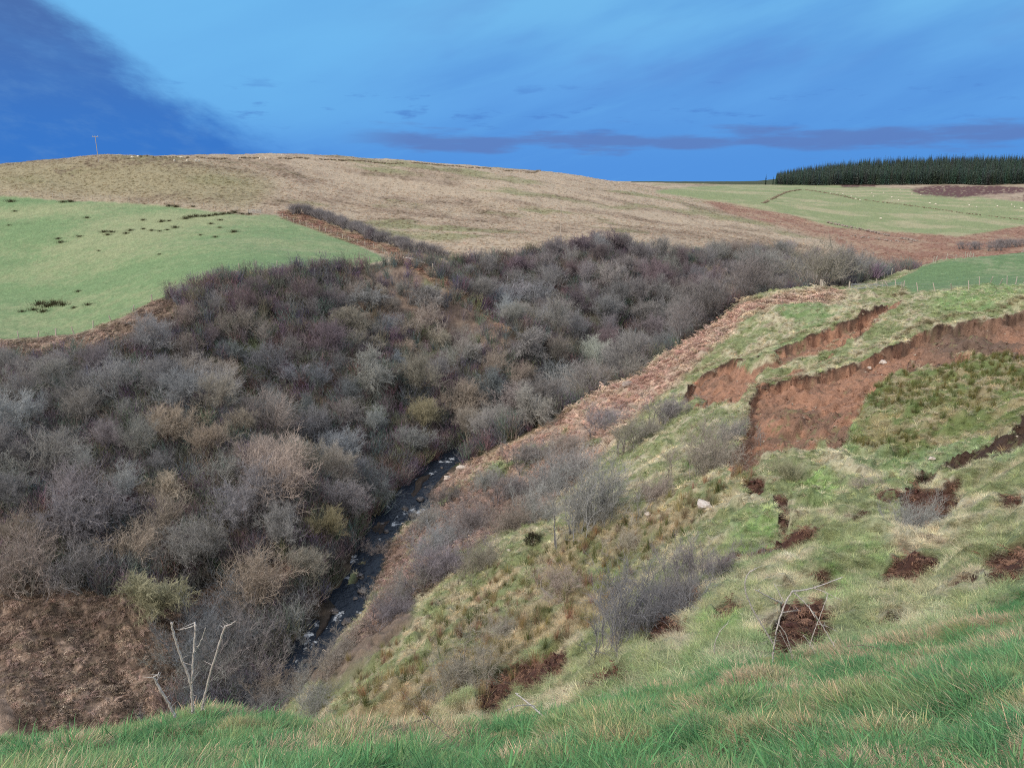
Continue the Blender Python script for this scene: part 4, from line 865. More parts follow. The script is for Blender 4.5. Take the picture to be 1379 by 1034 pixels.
# ------------------------------------------------------------------ shrubs on the near bank
SH = [  # base px, py, ymin, kind, height, width factor, tone, label
 (960, 628, 16, 'thicket', 4.6, 1.0, 'brown', 'dense brown leafless shrub at the foot of the red earth scar'),
 (800, 700, 16, 'thicket', 5.6, .95, 'grey', 'tall grey leafless shrub in the middle of the near bank'),
 (745, 665, 16, 'thicket', 4.6, .9, 'grey', 'grey leafless shrub just left of the tallest one on the near bank'),
 (690, 668, 16, 'thicket', 3.2, 1.0, 'purple', 'low purplish shrub between bracken beds above the spur tip'),
 (870, 590, 16, 'thicket', 3.0, 1.2, 'brown', 'brown shrub patch under the crest of the near bank'),
 (820, 575, 16, 'thicket', 3.0, 1.2, 'purple', 'purplish shrub below the bracken crest of the spur'),
 (655, 655, 60, 'thicket', 2.8, 1.2, 'grey', 'low grey shrub on the tip of the spur above the burn'),
 (610, 672, 60, 'thicket', 2.6, 1.2, 'purple', 'purplish shrub hanging over the right bank of the burn'),
 (575, 705, 60, 'thicket', 2.6, 1.2, 'grey', 'grey shrub beside the burn at its bend'),
 (640, 710, 16, 'thicket', 3.0, 1.3, 'purple', 'wide purplish shrub on the lower near bank'),
 (690, 715, 16, 'thicket', 3.0, 1.2, 'brown', 'brown shrub on the lower near bank beside the boulder bush'),
 (600, 775, 16, 'thicket', 3.4, 1.2, 'purple', 'large purple-grey shrub low on the bank right of the burn'),
 (550, 800, 16, 'thicket', 3.0, 1.1, 'grey', 'grey shrub low on the bank nearest the water'),
 (650, 765, 16, 'thicket', 2.8, 1.1, 'brown', 'brown shrub above the line of red clods on the lower bank'),
 (520, 745, 60, 'thicket', 2.0, 1.2, 'brown', 'small brown shrub at the right edge of the burn'),
 (370, 960, 16, 'thicket', 3.0, 1.3, 'purple', 'purple-grey shrub just beyond the near grass edge at lower left'),
 (430, 950, 16, 'thicket', 2.3, 1.3, 'grey', 'small grey shrub beside the lower-left purple one'),
 (630, 920, 16, 'thicket', 1.9, 1.1, 'tan', 'feathery pale shrub among the golden rushes'),
 (860, 850, 13, 'thicket', 2.6, .9, 'purple', 'low dark twiggy shrub right of the rushes, lower one'),
 (910, 815, 13, 'thicket', 2.6, .9, 'grey', 'low grey twiggy shrub left of the lime-green grass'),
 (960, 775, 13, 'thicket', 2.1, .9, 'purple', 'twiggy shrub touching the long dark peat scar'),
 (1232, 715, 13, 'thicket', 2.0, .85, 'grey', 'thin grey shrub growing from the peat scar at right'),
 (1060, 635, 16, 'thicket', 1.6, 1.1, 'olive', 'olive heathery clump below the red earth scar'),
 (760, 790, 16, 'thicket', 1.6, 1.3, 'tan', 'low straggling pale twigs in the middle of the rushes'),
 (850, 735, 16, 'thicket', 1.5, 1.3, 'tan', 'small twiggy patch right of the tall grey shrub'),
 (890, 668, 16, 'thicket', 2.0, 1.2, 'brown', 'small brown shrub right of the tall grey shrub base'),
 (1160, 655, 16, 'thicket', 1.1, 1.2, 'tan', 'tan tufted clump on the grassy slope under the slip'),
 (680, 855, 16, 'thicket', 1.5, 1.2, 'tan', 'thin tan bush at the near edge of the rush bed'),
 (650, 560, 60, 'thicket', 1.0, 1.0, 'tan', 'x'),
 (775, 640, 60, 'thicket', 3.6, 1.2, 'grey', 'grey shrub crowding above the tallest one on the near bank'),
 (905, 560, 60, 'thicket', 3.0, 1.1, 'purple', 'purplish shrub left of the red earth scar under the turf lip'),
 (715, 620, 60, 'thicket', 3.0, 1.2, 'purple', 'purplish shrub just below the crest bracken near the spur tip'),
 (735, 700, 16, 'thicket', 3.2, 1.1, 'grey', 'grey shrub between the tallest shrub and the bracken'),
 (600, 735, 16, 'thicket', 3.2, 1.3, 'grey', 'wide grey shrub halfway down the bank over the burn'),
 (530, 830, 16, 'thicket', 2.2, 1.2, 'purple', 'small purplish shrub near the gravel by the burn'),
 (990, 590, 16, 'thicket', 2.6, 1.0, 'grey', 'grey shrub against the left edge of the red earth scar'),
 (400, 930, 30, 'thicket', 2.8, 1.3, 'brown', 'brown shrub behind the purple-grey one at lower left'),
 (770, 610, 60, 'thicket', 3.0, 1.3, 'brown', 'brown shrub right under the crest bracken in mid bank'),
 (465, 880, 30, 'thicket', 2.0, 1.2, 'brown', 'low brown shrub on the gravel at the near end of the burn'),
 (860, 505, 60, 'thicket', 3.5, 1.2, 'brown', 'brown shrub just behind the crest of the spur'),
]
for px, py, ym, kind, h, wd, tone, lab in SH:
    if lab == 'x': continue
    q = hit(px, py, ym); tree_at(q.x, q.y, kind, h * (.92 if px < 900 else .78), tone, lab, 'shrub', None, 'shrub', wd)

# dark dense gorse-like bush, a solid round one
def leafy(name, q, r, label, c_=(.05, .045, .03), nn=900, sq=(1, 1, .8)):
    m = MB()
    for k_ in range(nn):
        v = Vector((rnd.gauss(0, 1), rnd.gauss(0, 1), rnd.gauss(0, 1))).normalized() * (r * rnd.uniform(.55, 1)); v = Vector((v.x * sq[0], v.y * sq[1], v.z * sq[2] + r * .6))
        m.blade(v, Vector((v.x, v.y, v.z * .8 + rnd.uniform(-.2, .5))), r * .3, r * .08, .3, rnd.uniform(.5, 1.5), 1)
    e = bpy.data.objects.new(name, None); e.location = q; col.objects.link(e); tag(e, label, 'bush'); o_2 = m.build('foliage', M_bark, e); o_2.color = (*c_, 1)
    t_ = MB()
    for k_ in range(5): t_.tube([Vector((0, 0, -.2)), Vector((rnd.gauss(0, r * .3), rnd.gauss(0, r * .3), r * .9))], [r * .06, r * .02], 4, 1)
    o_3 = t_.build('stem', M_bark, e); o_3.color = (.09, .07, .05, 1); return e
leafy('gorse_bush', hit(717, 733, 16), .65, 'small dark rounded bush standing out on the lower near bank')

# ------------------------------------------------------------------ rush clumps in the left pasture
def pasture_clump_mesh(i):
    m = MB()
    for k_ in range(130):
        a = rnd.uniform(0, 6.28); r = abs(rnd.gauss(0, .45)); c = rnd.uniform(.5, 1.5)
        m.blade((r * 1.5 * math.cos(a), r * math.sin(a), -.05), Vector((math.cos(a) * .4, math.sin(a) * .4, 1)), rnd.uniform(.3, .6), .05, rnd.uniform(.1, .8), c, 2)
    return m.mesh('rush_clump', M_bark)
pcm = [pasture_clump_mesh(i) for i in range(4)]
CLU = [(20, 285, 1.0, 'a'), (12, 304, .8, 'a'), (117, 294, 1.3, 'a'), (193, 297, 1.1, 'a'), (82, 327, 1.4, 'b'), (79, 322, 1.2, 'b'), (107, 319, 1.3, 'b'), (140, 313, 1.5, 'b'), (150, 313, 1.5, 'b'), (145, 317, 1.2, 'b'), (170, 315, 1.2, 'b'), (176, 311, 1.2, 'b'),
       (193, 309, 1.0, 'b'), (204, 311, 1.1, 'b'), (215, 312, .8, 'b'), (225, 310, 1.0, 'b'), (236, 307, 1.6, 'b'), (218, 299, 1.4, 'c'), (228, 298, 1.0, 'c'), (250, 295, 1.6, 'c'), (256, 293, 1.8, 'c'), (264, 292, 1.6, 'c'), (274, 292, 1.7, 'c'), (282, 291, 1.6, 'c'),
       (291, 290, 1.8, 'c'), (300, 289, 1.7, 'c'), (308, 288, 1.8, 'c'), (316, 287, 1.8, 'c'), (326, 289, 1.3, 'c'), (336, 289, 1.3, 'c'), (284, 302, 1.0, 'd'), (297, 297, 1.2, 'd'), (296, 307, .9, 'd'), (315, 313, 1.5, 'd'), (290, 320, .9, 'd'), (270, 317, .7, 'd'),
       (133, 338, .8, 'e'), (215, 343, .7, 'e'), (106, 393, 1.0, 'e'), (119, 411, 1.1, 'e'), (100, 415, .9, 'e'), (54, 410, 2.0, 'f'), (64, 413, 2.2, 'f'), (74, 410, 2.2, 'f'), (84, 411, 2.0, 'f'), (45, 418, 1.2, 'f'), (58, 420, 1.6, 'f'), (30, 420, 1.0, 'f'),
       (95, 272, 2.0, 'g'), (228, 278, 1.6, 'g'), (237, 279, 1.6, 'g'), (260, 279, 1.4, 'g'), (15, 272, 1.8, 'g'), (85, 273, 1.6, 'g')]
CLG = {'a': 'lone dark rush clump in the upper left of the green pasture', 'b': 'dark rush clump in the scattered row across the middle of the pasture', 'c': 'dark rush clump in the dense line by the far gate corner', 'd': 'small dark rush clump just below the dense line in the pasture',
       'e': 'isolated small rush clump in the open pasture', 'f': 'dark rush clump in the wet patch at the near left of the pasture', 'g': 'rush clump under the upper pasture fence'}
for px, py, s_, k_ in CLU:
    q = hit(px, py, 100); o_2 = bpy.data.objects.new('rush_clump', rnd.choice(pcm)); col.objects.link(o_2); o_2.location = q; o_2.scale = (s_ * .9, s_ * .9, s_ * rnd.uniform(1.0, 1.5)); o_2.rotation_euler.z = rnd.gauss(0, .3)
    o_2.color = (.075, .07, .04, 1); tag(o_2, CLG[k_], 'rush clump', CLG[k_].replace('clump', 'clumps', 1))
# ------------------------------------------------------------------ conifer plantation
def conifer_mesh(seed, H, full=True):
    rr = random.Random(seed); m = MB(); t_ = MB()
    t_.tube([Vector((0, 0, -.5)), Vector((0, 0, H * .97))], [H * .014, .02], 5, 1)
    nl = 22
    for i in range(nl):
        z_ = H * (.08 + .9 * i / nl); r = H * .19 * (1 - i / nl) ** .8 * rr.uniform(.8, 1.15); nb3 = 9
        for k_ in range(nb3):
            a = 6.283 * k_ / nb3 + rr.uniform(-.3, .3); L3 = r * rr.uniform(.7, 1.15)
            m.blade((0, 0, z_ + rr.uniform(-.2, .2)), Vector((math.cos(a), math.sin(a), -.12)), L3, L3 * .42 + .2, .35, rr.uniform(.55, 1.45), 3)
    m.blade((0, 0, H * .93), Vector((0, 0, 1)), H * .08, .25, .0, 1.1, 1)
    return m, t_
con = []
for i in range(4):
    a, b2 = conifer_mesh(500 + i, 13 + i * .8); a.v += b2.v; 
    off = len(a.c); a.f += [tuple(j + off for j in f) for f in b2.f]; a.c += [.5] * len(b2.c); con.append(a.mesh('spruce', M_needle))
x, y = [], []
k = 5200; uu_ = rng.uniform((1033 - CX) / F, .85, k); yy_ = rng.uniform(672, 1060, k) + 0 * uu_; x = uu_ * yy_; y = yy_
front_u = np.linspace((1033 - CX) / F, .8, 230); fx_ = front_u * (670 + 6 * np.sin(front_u * 60)); fy_ = 670 + 6 * np.sin(front_u * 60); x = np.concatenate([x, fx_]); y = np.concatenate([y, fy_])
k = len(x); tn = np.stack([rng.uniform(.085, .13, k), rng.uniform(.13, .18, k), rng.uniform(.11, .15, k)], 1); s = rng.uniform(.72, 1.15, k) * np.interp(x / y, [.336, .37, .42], [.62, .85, 1.0])
scatter('conifer_wood', con, np.stack([x, y, zat(x, y)], 1), np.stack([x * 0, x * 0, rng.uniform(0, 6.28, k)], 1), np.stack([s, s, s], 1), tn, 'dark green conifer plantation along the skyline on the right', 'wood')
pa, pb = conifer_mesh(520, 9); pme = (pb.mesh('trunk', M_bark), pa.mesh('crown', M_needle_o))
for i, (px, h, lab) in enumerate([(1031, 1.0, 'single dark spruce at the extreme left end of the plantation'), (1041, .85, 'second spruce standing in front of the left end of the plantation'), (1056, 1.05, 'spruce poking above the plantation near its left end'), (1062, .95, 'spruce beside the tallest one near the left end of the plantation')]):
    yy = 662; xx = (px - CX) / F / (math.cos(PITCH)) * yy * .93; xx = u_px(px, 247) * yy
    e = bpy.data.objects.new('spruce_tree', None); col.objects.link(e); e.location = (xx, yy, float(zat(xx, yy))); e.scale = (h, h, h); tag(e, lab, 'tree', 'spruces at the left end of the plantation')
    for me, nm, c_ in ((pme[0], 'trunk', (.10, .09, .08)), (pme[1], 'crown', (.05, .09, .07))):
        o_2 = bpy.data.objects.new(nm, me); col.objects.link(o_2); o_2.parent = e; o_2.color = (*c_, 1)

# ------------------------------------------------------------------ fences, gates, poles
def fence(pts, label, hgt=1.15, step=3.0, wires=4, mat=None, lean=.06, thick=.10, ymin=60, ymax=900):
    ws = [hit(px, py, (q[0] if q else ymin)) for px, py, *q in pts]
    path = [ws[0]]; acc = []
    tot = 0; e = bpy.data.objects.new('fence', None); col.objects.link(e); e.location = ws[0]; tag(e, label, 'fence'); tops = []
    for a, b2 in zip(ws[:-1], ws[1:]):
        Ld = (b2.xy - a.xy).length; k_ = max(1, round(Ld / step))
        for i in range(k_ + (1 if b2 is ws[-1] else 0)):
            q = a.lerp(b2, i / k_); z_ = float(zat(q.x, q.y)); m = MB(); h = hgt * rnd.uniform(.88, 1.12); tl = Vector((rnd.gauss(0, lean), rnd.gauss(0, lean), 1)).normalized()
            p0 = Vector((q.x, q.y, z_ - .3)); loc = p0 - ws[0]; big = rnd.random() < .12; r = thick * (.95 if big else .7)
            m.tube([Vector((0, 0, 0)), tl * (h + .3)], [r, r * .9], 6, 1, False); o_2 = m.build('post', M_post, e); o_2.location = loc; tops.append((loc, tl, h))
    m = MB()
    for (l1_, t1, h1), (l2_, t2, h2) in zip(tops[:-1], tops[1:]):
        for w3 in range(wires):
            f_ = .3 + (.9 - .15) * (w3 + 1) / wires; a = l1_ + t1 * (h1 * f_ * .93 + .2); b2 = l2_ + t2 * (h2 * f_ * .93 + .2); mdd = (a + b2) / 2 - Vector((0, 0, .03)); m.tube([a, mdd, b2], [.009, .009, .009], 3, 1, False)
    m.build('wire', M_wire, e); return e
fence([(-60, 462, 100), (0, 457, 100), (50, 455, 100), (100, 450, 100), (150, 433, 100), (205, 406, 100), (245, 391, 100), (262, 382, 100), (300, 366, 100), (345, 361, 100), (400, 359, 100), (480, 355, 100), (515, 350, 100)], 'sagging wire fence along the lower edge of the left pasture', 1.3, 3.4, 3, lean=.16, thick=.15)
fence([(-60, 262, 180), (0, 264, 180), (100, 268, 180), (200, 275, 180), (260, 279, 180), (320, 284, 180)], 'fence across the top of the left pasture below the moor', 1.3, 3.6, 3, thick=.12)
fence([(372, 291, 160), (430, 311, 160), (470, 325, 150), (515, 341, 140), (550, 351, 130), (600, 374, 130), (640, 400, 130), (690, 440, 120)], 'fence running down the lane side and middle spur', 1.25, 3.2, 3, thick=.12, lean=.1)
fence([(345, 285, 180), (400, 284, 170)], 'short fence from the far gate to the start of the hedge', 1.2, 3, 3)
fence([(1183, 378, 105), (1200, 371, 105), (1225, 363, 105), (1260, 354, 105), (1300, 348, 105), (1379, 337, 105), (1430, 331, 105)], 'fence along the far side of the near green field', 1.3, 3.0, 4, thick=.11, lean=.1)
fence([(1182, 386, 100), (1215, 390, 95), (1260, 392, 95), (1305, 390, 95), (1345, 384, 95), (1400, 379, 95)], 'leaning fence between the landslip and the near green field', 1.3, 2.6, 4, thick=.11, lean=.28)
fence([(1105, 388, 100), (1125, 385, 100), (1142, 384, 100)], 'few leaning posts left of the metal gate at the field corner', 1.3, 1.8, 2, thick=.12, lean=.3)
def gate(p_a, p_b, label, hgt=1.15, mat=None):
    e = bpy.data.objects.new('gate', None); col.objects.link(e); e.location = p_a; tag(e, label, 'gate'); d_ = p_b - p_a; L3 = d_.length
    def rail(nm, f0, f1):
        m = MB(); m.tube([Vector(f0), Vector(f1)], [.035, .035], 6, 1, False); m.build(nm, mat or M_galv, e)
    for i in range(6):
        z_ = .15 + i * (hgt - .15) / 5; rail('bar', d_ * .02 + Vector((0, 0, z_)), d_ * .98 + Vector((0, 0, z_)))
    for f_ in (.02, .5, .98): rail('upright', d_ * f_ + Vector((0, 0, .1)), d_ * f_ + Vector((0, 0, hgt)))
    rail('brace', d_ * .02 + Vector((0, 0, .15)), d_ * .5 + Vector((0, 0, hgt)))
    for f_ in (-.02, 1.02):
        m = MB(); m.tube([d_ * f_ + Vector((0, 0, -.3)), d_ * f_ + Vector((0, 0, hgt + .35))], [.1, .09], 7, 1, False); m.build('gate_post', M_post, e)
a = hit(1145, 388, 100); b2 = hit(1176, 386, 100); b2.z = (a.z + b2.z) / 2; a.z = b2.z; b2.y = a.y + .8; gate(a, b2, 'galvanised metal field gate at the corner of the near green field', 1.3)
a = hit(335, 288, 180); b2 = a + Vector((3.4, .6, 0)); gate(a, b2, 'metal gate in the far right corner of the left pasture', 1.2)
def pole(q, h, label, cross=True):
    e = bpy.data.objects.new('utility_pole', None); col.objects.link(e); e.location = q; tag(e, label, 'utility pole')
    m = MB(); m.tube([Vector((0, 0, -.5)), Vector((0, 0, h))], [.13, .10], 8, 1, False); m.build('pole', M_polew, e)
    if cross:
        m = MB(); m.box((0, 0, h - .25), (2.2, .12, .12)); m.build('crossarm', M_post, e)
        for dx_ in (-1, 0, 1):
            m = MB(); m.lump((dx_ * .95, 0, h - .05 + (.15 if dx_ == 0 else 0)), .10, (1, 1, 1.6), 0, 6, 8); m.build('insulator', M_galv, e, True)
pole(hit(133, 219, 200), 9.0, 'wooden utility pole with a crossarm on the left skyline')
pole(hit(755, 318, 200), 8.5, 'pale utility pole standing low on the moor above the ravine', False)

# ------------------------------------------------------------------ sheep
def sheep_mesh():
    m = MB(); m.lump((0, 0, .62), .36, (1.55, .92, .9), .06, 8, 12, 1, 3); m.tube([Vector((.42, 0, .72)), Vector((.66, 0, .62)), Vector((.84, 0, .48))], [.17, .13, .07], 7, 1, False)
    for sx in (-.34, .32):
        for sy in (-.15, .15): m.tube([Vector((sx, sy, .5)), Vector((sx, sy, 0))], [.07, .045], 5, 1, False)
    for sy in (-1, 1): m.blade((.66, sy * .08, .7), Vector((-.1, sy, .1)), .14, .08, .2, 1, 2)
    m.tube([Vector((-.5, 0, .7)), Vector((-.6, 0, .5))], [.05, .03], 4, 1, False)
    return m.mesh('sheep', M_wool, True)
shm = sheep_mesh()
def sheep(px, py, label, grp, ymin=200, s_=1.0):
    q = hit(px, py, ymin); o_2 = bpy.data.objects.new('sheep', shm); col.objects.link(o_2); o_2.location = q; o_2.rotation_euler.z = rnd.uniform(0, 6.28); o_2.scale = (s_,) * 3; tag(o_2, label, 'sheep', grp)
for px, py in [(178, 214), (186, 213), (235, 219), (252, 219), (264, 219), (268, 219), (245, 214)]: sheep(px, py, 'tiny white sheep grazing on the crest of the left hill', 'sheep on the left hill')
for px, py in [(321, 216), (350, 216), (358, 216)]: sheep(px, py, 'tiny white sheep on the skyline above the moor', 'sheep on the moor skyline')
for px, py in [(1098, 254), (1118, 262), (1127, 262), (1135, 263), (1146, 266), (1152, 269), (1158, 271), (1174, 261), (1176, 266), (1190, 261), (1201, 267), (1210, 271), (1212, 257), (1228, 262), (1252, 275), (1260, 276), (1305, 278), (1315, 280), (1343, 279), (1362, 277), (1366, 280), (1375, 282), (1186, 296), (1240, 264)]:
    sheep(px, py, 'tiny white sheep scattered over the far right pasture', 'sheep on the far right pasture', 350, 1.05)

# ------------------------------------------------------------------ walls, field lines and stones far right
def stone_wall(pts, label, h=.9, wd=.6, step=.8, gap=.25, ymin=200, mat=None, size=.5):
    ws = [hit(px, py, ymin) for px, py in pts]; m = MB(); P0 = ws[0]
    for a, b2 in zip(ws[:-1], ws[1:]):
        k_ = max(1, int((b2 - a).length / step))
        for i in range(k_):
            if vn(np.array([a.x + i * .21]), np.array([a.y * .1]), 5)[0] < gap: continue
            q = a.lerp(b2, (i + rnd.random() * .5) / k_); q.z = float(zat(q.x, q.y))
            for j in range(2): m.lump((q.x - P0.x + rnd.gauss(0, wd * .3), q.y - P0.y + rnd.gauss(0, wd * .5), q.z - P0.z + h * (.25 + .45 * j) * rnd.uniform(.6, 1)), size * rnd.uniform(.6, 1.1), (1.2, 1, .8), .4, 5, 7, 1, rnd.random())
    o_2 = m.build('stone_wall', mat or M_rock); o_2.location = P0; tag(o_2, label, 'wall'); return o_2
stone_wall([(1112, 300), (1140, 306), (1170, 312), (1200, 319), (1236, 326)], 'tumbled stone wall between the red bracken and the far right pasture', .9, 1.0, 1.3, .3, 250, None, .55)
stone_wall([(1148, 318), (1180, 322), (1232, 327)], 'lower broken line of stones in the red bracken', .6, 2.0, 2.4, .35, 250, None, .6)
M_scrub = plain('heather_dike', (.16, .14, .10), 1, .05, (2, (.24, .20, .15)), .5)
stone_wall([(1028, 274), (1046, 265), (1060, 259), (1078, 256)], 'dark hedge-bank curving up the far green field', .5, 1.2, .9, .25, 350, M_scrub, .45)
stone_wall([(1085, 256), (1110, 260), (1150, 268), (1200, 274), (1260, 282), (1320, 290), (1379, 297)], 'long rough bank crossing the far right pasture', .3, 3.0, 1.1, .3, 350, M_scrub, .38)
stone_wall([(180, 211), (250, 213), (320, 214), (400, 213), (480, 217), (560, 220), (640, 226), (720, 233), (790, 238)], 'dark broken wall along the moor skyline', .35, .8, .9, .3, 280, M_scrub, .42)
stone_wall([(545, 349), (560, 353), (572, 357)], 'short pale stone dike where the lane tops the middle spur', .8, .5, .5, .05, 130, M_pale, .35)

# boulders and pale stones
def boulder(q, r, label, mat=M_rock, seed=0, sq=(1.2, 1, .7)):
    m = MB(); m.lump((0, 0, r * .25), r, sq, .35, 8, 11, 1, seed); o_2 = m.build('boulder', mat); o_2.location = q; o_2.rotation_euler.z = rnd.uniform(0, 6); tag(o_2, label, 'rock')
boulder(hit(1189, 490, 30), .35, 'pale boulder sitting on the red earth of the landslip', M_pale, 1)
boulder(hit(1170, 497, 30), .25, 'small pale stone left of the pale boulder on the landslip', M_pale, 2)
boulder(hit(948, 682, 16), .40, 'flat white stone on the grassy near bank', M_pale, 3, (1.6, 1, .5))
boulder(hit(873, 694, 16), .25, 'small white stone among the rushes below the flat white one', M_pale, 4)
boulder(hit(1255, 619, 16), .16, 'little white stone on the brown slip path', M_pale, 5)
boulder(hit(622, 632, 60), .55, 'pale rock outcrop at the tip of the spur over the burn', M_pale, 7, (1.6, 1, .7))
boulder(hit(602, 645, 60), .45, 'second pale rock below the outcrop beside the burn', M_pale, 8)
boulder(hit(685, 742, 16), .16, 'tiny pale stone left of the dark rounded bush', M_pale, 9)
boulder(hit(845, 520, 60), .7, 'mossy lump of rock on the bracken crest', M_rock, 10)
bi = 0
for i, f_ in enumerate(np.linspace(.16, .60, 26)):
    q = bp[int(f_ * (len(bp) - 1))]; off = rnd.uniform(-1.7, 1.7); a_ = bp[min(int(f_ * (len(bp) - 1)) + 1, len(bp) - 1)] - q; nn = Vector((-a_[1], a_[0])).normalized() if abs(a_[0]) + abs(a_[1]) > 0 else Vector((1, 0))
    boulder(Vector((q[0] + nn.x * off, q[1] + nn.y * off, q[2] - .15)), rnd.uniform(.2, .5), 'dark wet boulder in the bed of the burn', M_wetrock, 20 + i); bpy.context.scene.collection.objects[-1]['group'] = 'wet boulders in the burn'

# ------------------------------------------------------------------ dead stems in the foreground
def at_px(px, py, Y):      # point at a pixel and a forward distance
    u = u_px(px, py); return Vector((u * Y, Y, -t_row(py) * Y))
def stalk(paths, label, cat='dead stem', name='dead_stalk', mat=M_stem, flat=None):
    """paths: [(part, [(px, py)], r0, r1, Y0, Y1)]"""
    ra_s = 1.25 if mat is M_stem else .8
    e = bpy.data.objects.new(name, None); col.objects.link(e)
    bx, by = paths[0][1][0]
    if flat is None:
        yb = 99; kk = 0
        while yb > 13 and kk < 60: yb = hit(bx, by + 1.5 * kk, 2.5).y; kk += 1
    else: yb = flat
    dY = yb - paths[0][4]; paths = [(a_, b_, c_, d_, e_ + dY, f_ + dY) for a_, b_, c_, d_, e_, f_ in paths]
    p0 = at_px(*paths[0][1][0], paths[0][4]); e.location = p0; tag(e, label, cat)
    for nm, pp, ra, rb, Ya, Yb in paths:
        pts = []; k_ = len(pp)
        for i, (a_, b_) in enumerate(pp): pts.append(at_px(a_, b_, Ya + (Yb - Ya) * i / (k_ - 1)) - p0)
        pts = [Vector(v) for v in smooth(np.array([v[:] for v in pts]), 1)] if k_ > 2 else pts
        fine = [pts[0]]
        for a_, b_ in zip(pts[:-1], pts[1:]):
            for q_ in range(1, 5): fine.append(a_.lerp(b_, q_ / 4) + Vector((rnd.gauss(0, .003), rnd.gauss(0, .003), 0)))
        pts = fine; rad = [(ra + (rb - ra) * i / (len(pts) - 1)) * ra_s * rnd.uniform(.93, 1.08) for i in range(len(pts))]
        m = MB(); m.tube(pts, rad, 6, 1, False)
        for q_ in range(2, len(pts) - 1, 5): m.tube([pts[q_], pts[q_] + Vector((rnd.gauss(0, .06), rnd.gauss(0, .06), rnd.uniform(0, .08)))], [ra * .35, ra * .1], 4, 1, False); m.build(nm, mat, e, True)
    return e
Y1 = 8.0
stalk([('stem', [(260, 960), (259, 940), (257, 918), (246, 890), (236, 862), (231, 838)], .014, .010, Y1, Y1), ('branch', [(258, 920), (261, 880), (263, 842), (262, 838)], .012, .007, Y1, Y1 + .15), ('branch', [(262, 842), (250, 846), (240, 848)], .007, .003, Y1 + .15, Y1 + .2), ('branch', [(262, 880), (270, 864), (277, 845)], .006, .003, Y1 + .1, Y1)],
      'tall forked silvery dead stalk, middle one of three rising from the near grass')
stalk([('stem', [(272, 955), (276, 935), (288, 890), (303, 843)], .013, .010, Y1, Y1), ('branch', [(303, 843), (312, 840), (318, 835)], .009, .004, Y1, Y1)], 'straight silvery dead stalk with a hooked top, rightmost at lower left')
stalk([('stem', [(236, 965), (226, 945), (214, 925), (207, 911)], .013, .010, Y1, Y1), ('branch', [(207, 911), (213, 908), (214, 905)], .008, .005, Y1, Y1)], 'short leaning silvery dead stalk, leftmost at lower left')
Y2 = 9.5
stalk([('stem', [(1040, 900), (1042, 870), (1048, 838), (1058, 810), (1068, 795)], .013, .010, Y2, Y2 + .3), ('branch', [(1068, 796), (1085, 794), (1100, 790), (1135, 777)], .013, .005, Y2 + .3, Y2 + .5), ('branch', [(1053, 812), (1040, 806), (1016, 793)], .012, .006, Y2 + .3, Y2), ('branch', [(1055, 810), (1049, 798), (1043, 786)], .008, .004, Y2 + .2, Y2 + .3),
       ('branch', [(1070, 798), (1085, 812), (1103, 835), (1115, 855), (1124, 870)], .010, .006, Y2 + .3, Y2), ('branch', [(1097, 792), (1112, 797), (1134, 809)], .006, .004, Y2 + .4, Y2 + .3), ('branch', [(1052, 825), (1066, 822), (1078, 822)], .006, .003, Y2 + .1, Y2 + .2), ('branch', [(1050, 848), (1056, 862), (1068, 884)], .006, .003, Y2, Y2), ('branch', [(1090, 818), (1098, 832)], .005, .003, Y2 + .2, Y2 + .1), ('branch', [(1082, 855), (1092, 868), (1098, 880)], .005, .003, Y2, Y2 - .1), ('branch', [(1048, 840), (1058, 852), (1064, 870), (1067, 888)], .008, .004, Y2, Y2)],
      'broken silvery dead stalk with several bent arms beside the dark scar')
stalk([('stem', [(1041, 866), (1025, 840), (1009, 812), (1002, 790), (1006, 772), (1018, 765)], .012, .008, Y2, Y2)], 'curved hoop-like pale dead stem left of the broken stalk')
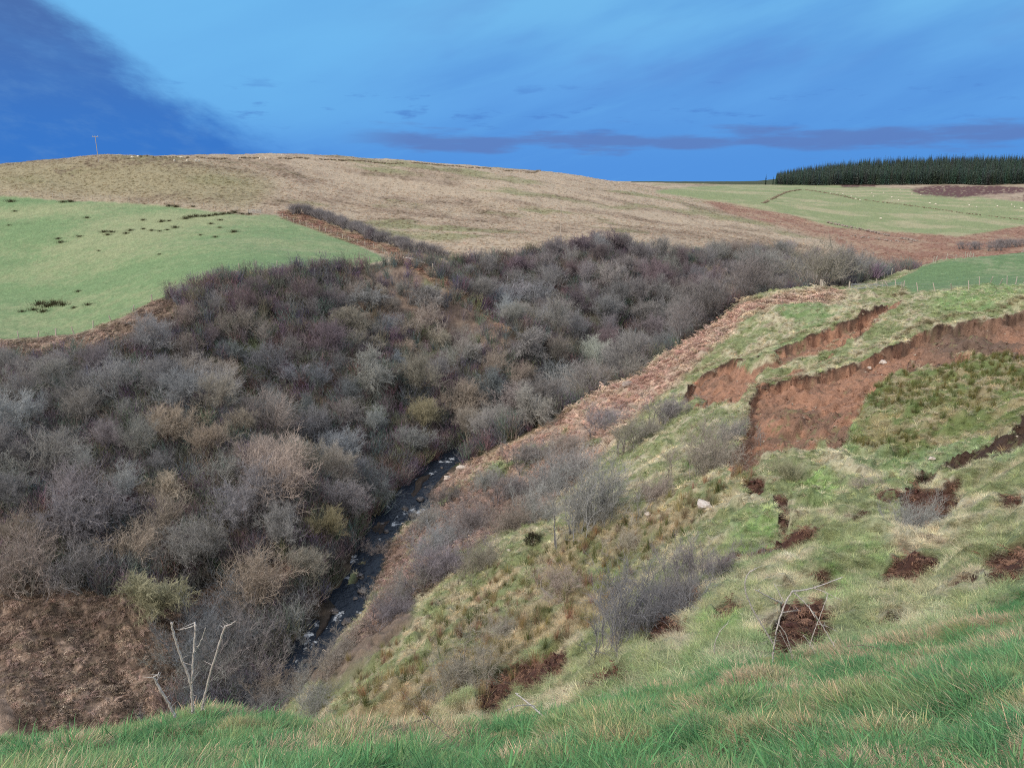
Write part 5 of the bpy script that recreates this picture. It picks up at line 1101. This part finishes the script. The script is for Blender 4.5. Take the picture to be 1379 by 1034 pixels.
stalk([('stem', [(1158, 866), (1180, 862), (1205, 857), (1237, 853)], .010, .008, Y2 + 1, Y2 + 1)], 'pale dead stem lying flat on the near grass at right')
stalk([('stem', [(1090, 872), (1096, 850), (1110, 815), (1115, 800)], .006, .004, Y2, Y2 + .4), ('branch', [(1100, 840), (1112, 842), (1128, 850)], .005, .003, Y2, Y2)], 'thin pale twig standing in front of the dark scar')
stalk([('stem', [(962, 880), (962, 865), (970, 848), (981, 838)], .008, .005, Y2 + 1, Y2 + 1)], 'short pale curved stem left of the hoop-like one')
stalk([('stem', [(1012, 888), (1018, 875), (1014, 868)], .007, .005, Y2 - .5, Y2 - .5), ('branch', [(1018, 876), (1060, 882), (1090, 884)], .008, .008, Y2 - .5, Y2 - .5)], 'dark twig lying level at the foot of the broken stalk', mat=M_brown)
stalk([('stem', [(402, 1015), (440, 1008), (490, 998), (540, 978), (575, 966)], .016, .010, 5.4, 6.6), ('branch', [(465, 1003), (466, 1016), (458, 1028)], .016, .010, 5.4, 5.2), ('branch', [(404, 1014), (403, 1026)], .010, .008, 5.4, 5.2)], 'fallen brown branch lying in the near grass', 'branch', 'fallen_branch', M_brown)
stalk([('stem', [(635, 1022), (610, 998), (590, 978), (570, 960)], .007, .004, 5.4, 6.5), ('branch', [(590, 978), (560, 950), (540, 930)], .005, .003, 6.5, 7)], 'thin dark bramble stem arching over the near grass', 'branch', 'bramble_stem', M_brown)
stalk([('stem', [(735, 968), (722, 955), (706, 942), (694, 933)], .009, .006, 9.6, 10.2), ('branch', [(720, 950), (700, 948), (680, 957)], .006, .004, 9.8, 9.6)], 'pale crossed dead stems at the grass edge in the centre', mat=M_stem)
stalk([('stem', [(1202, 888), (1190, 875), (1165, 868), (1140, 870)], .008, .005, 9.5, 9.8)], 'dark bramble stem arching over the grass below the flat pale stem', 'branch', 'bramble_stem', M_brown)
stalk([('stem', [(1379, 800), (1350, 825), (1330, 845), (1318, 858)], .008, .004, 8, 8.6)], 'dark bramble stem at the right edge of the near grass', 'branch', 'bramble_stem', M_brown)
print('objects', len(bpy.data.objects))
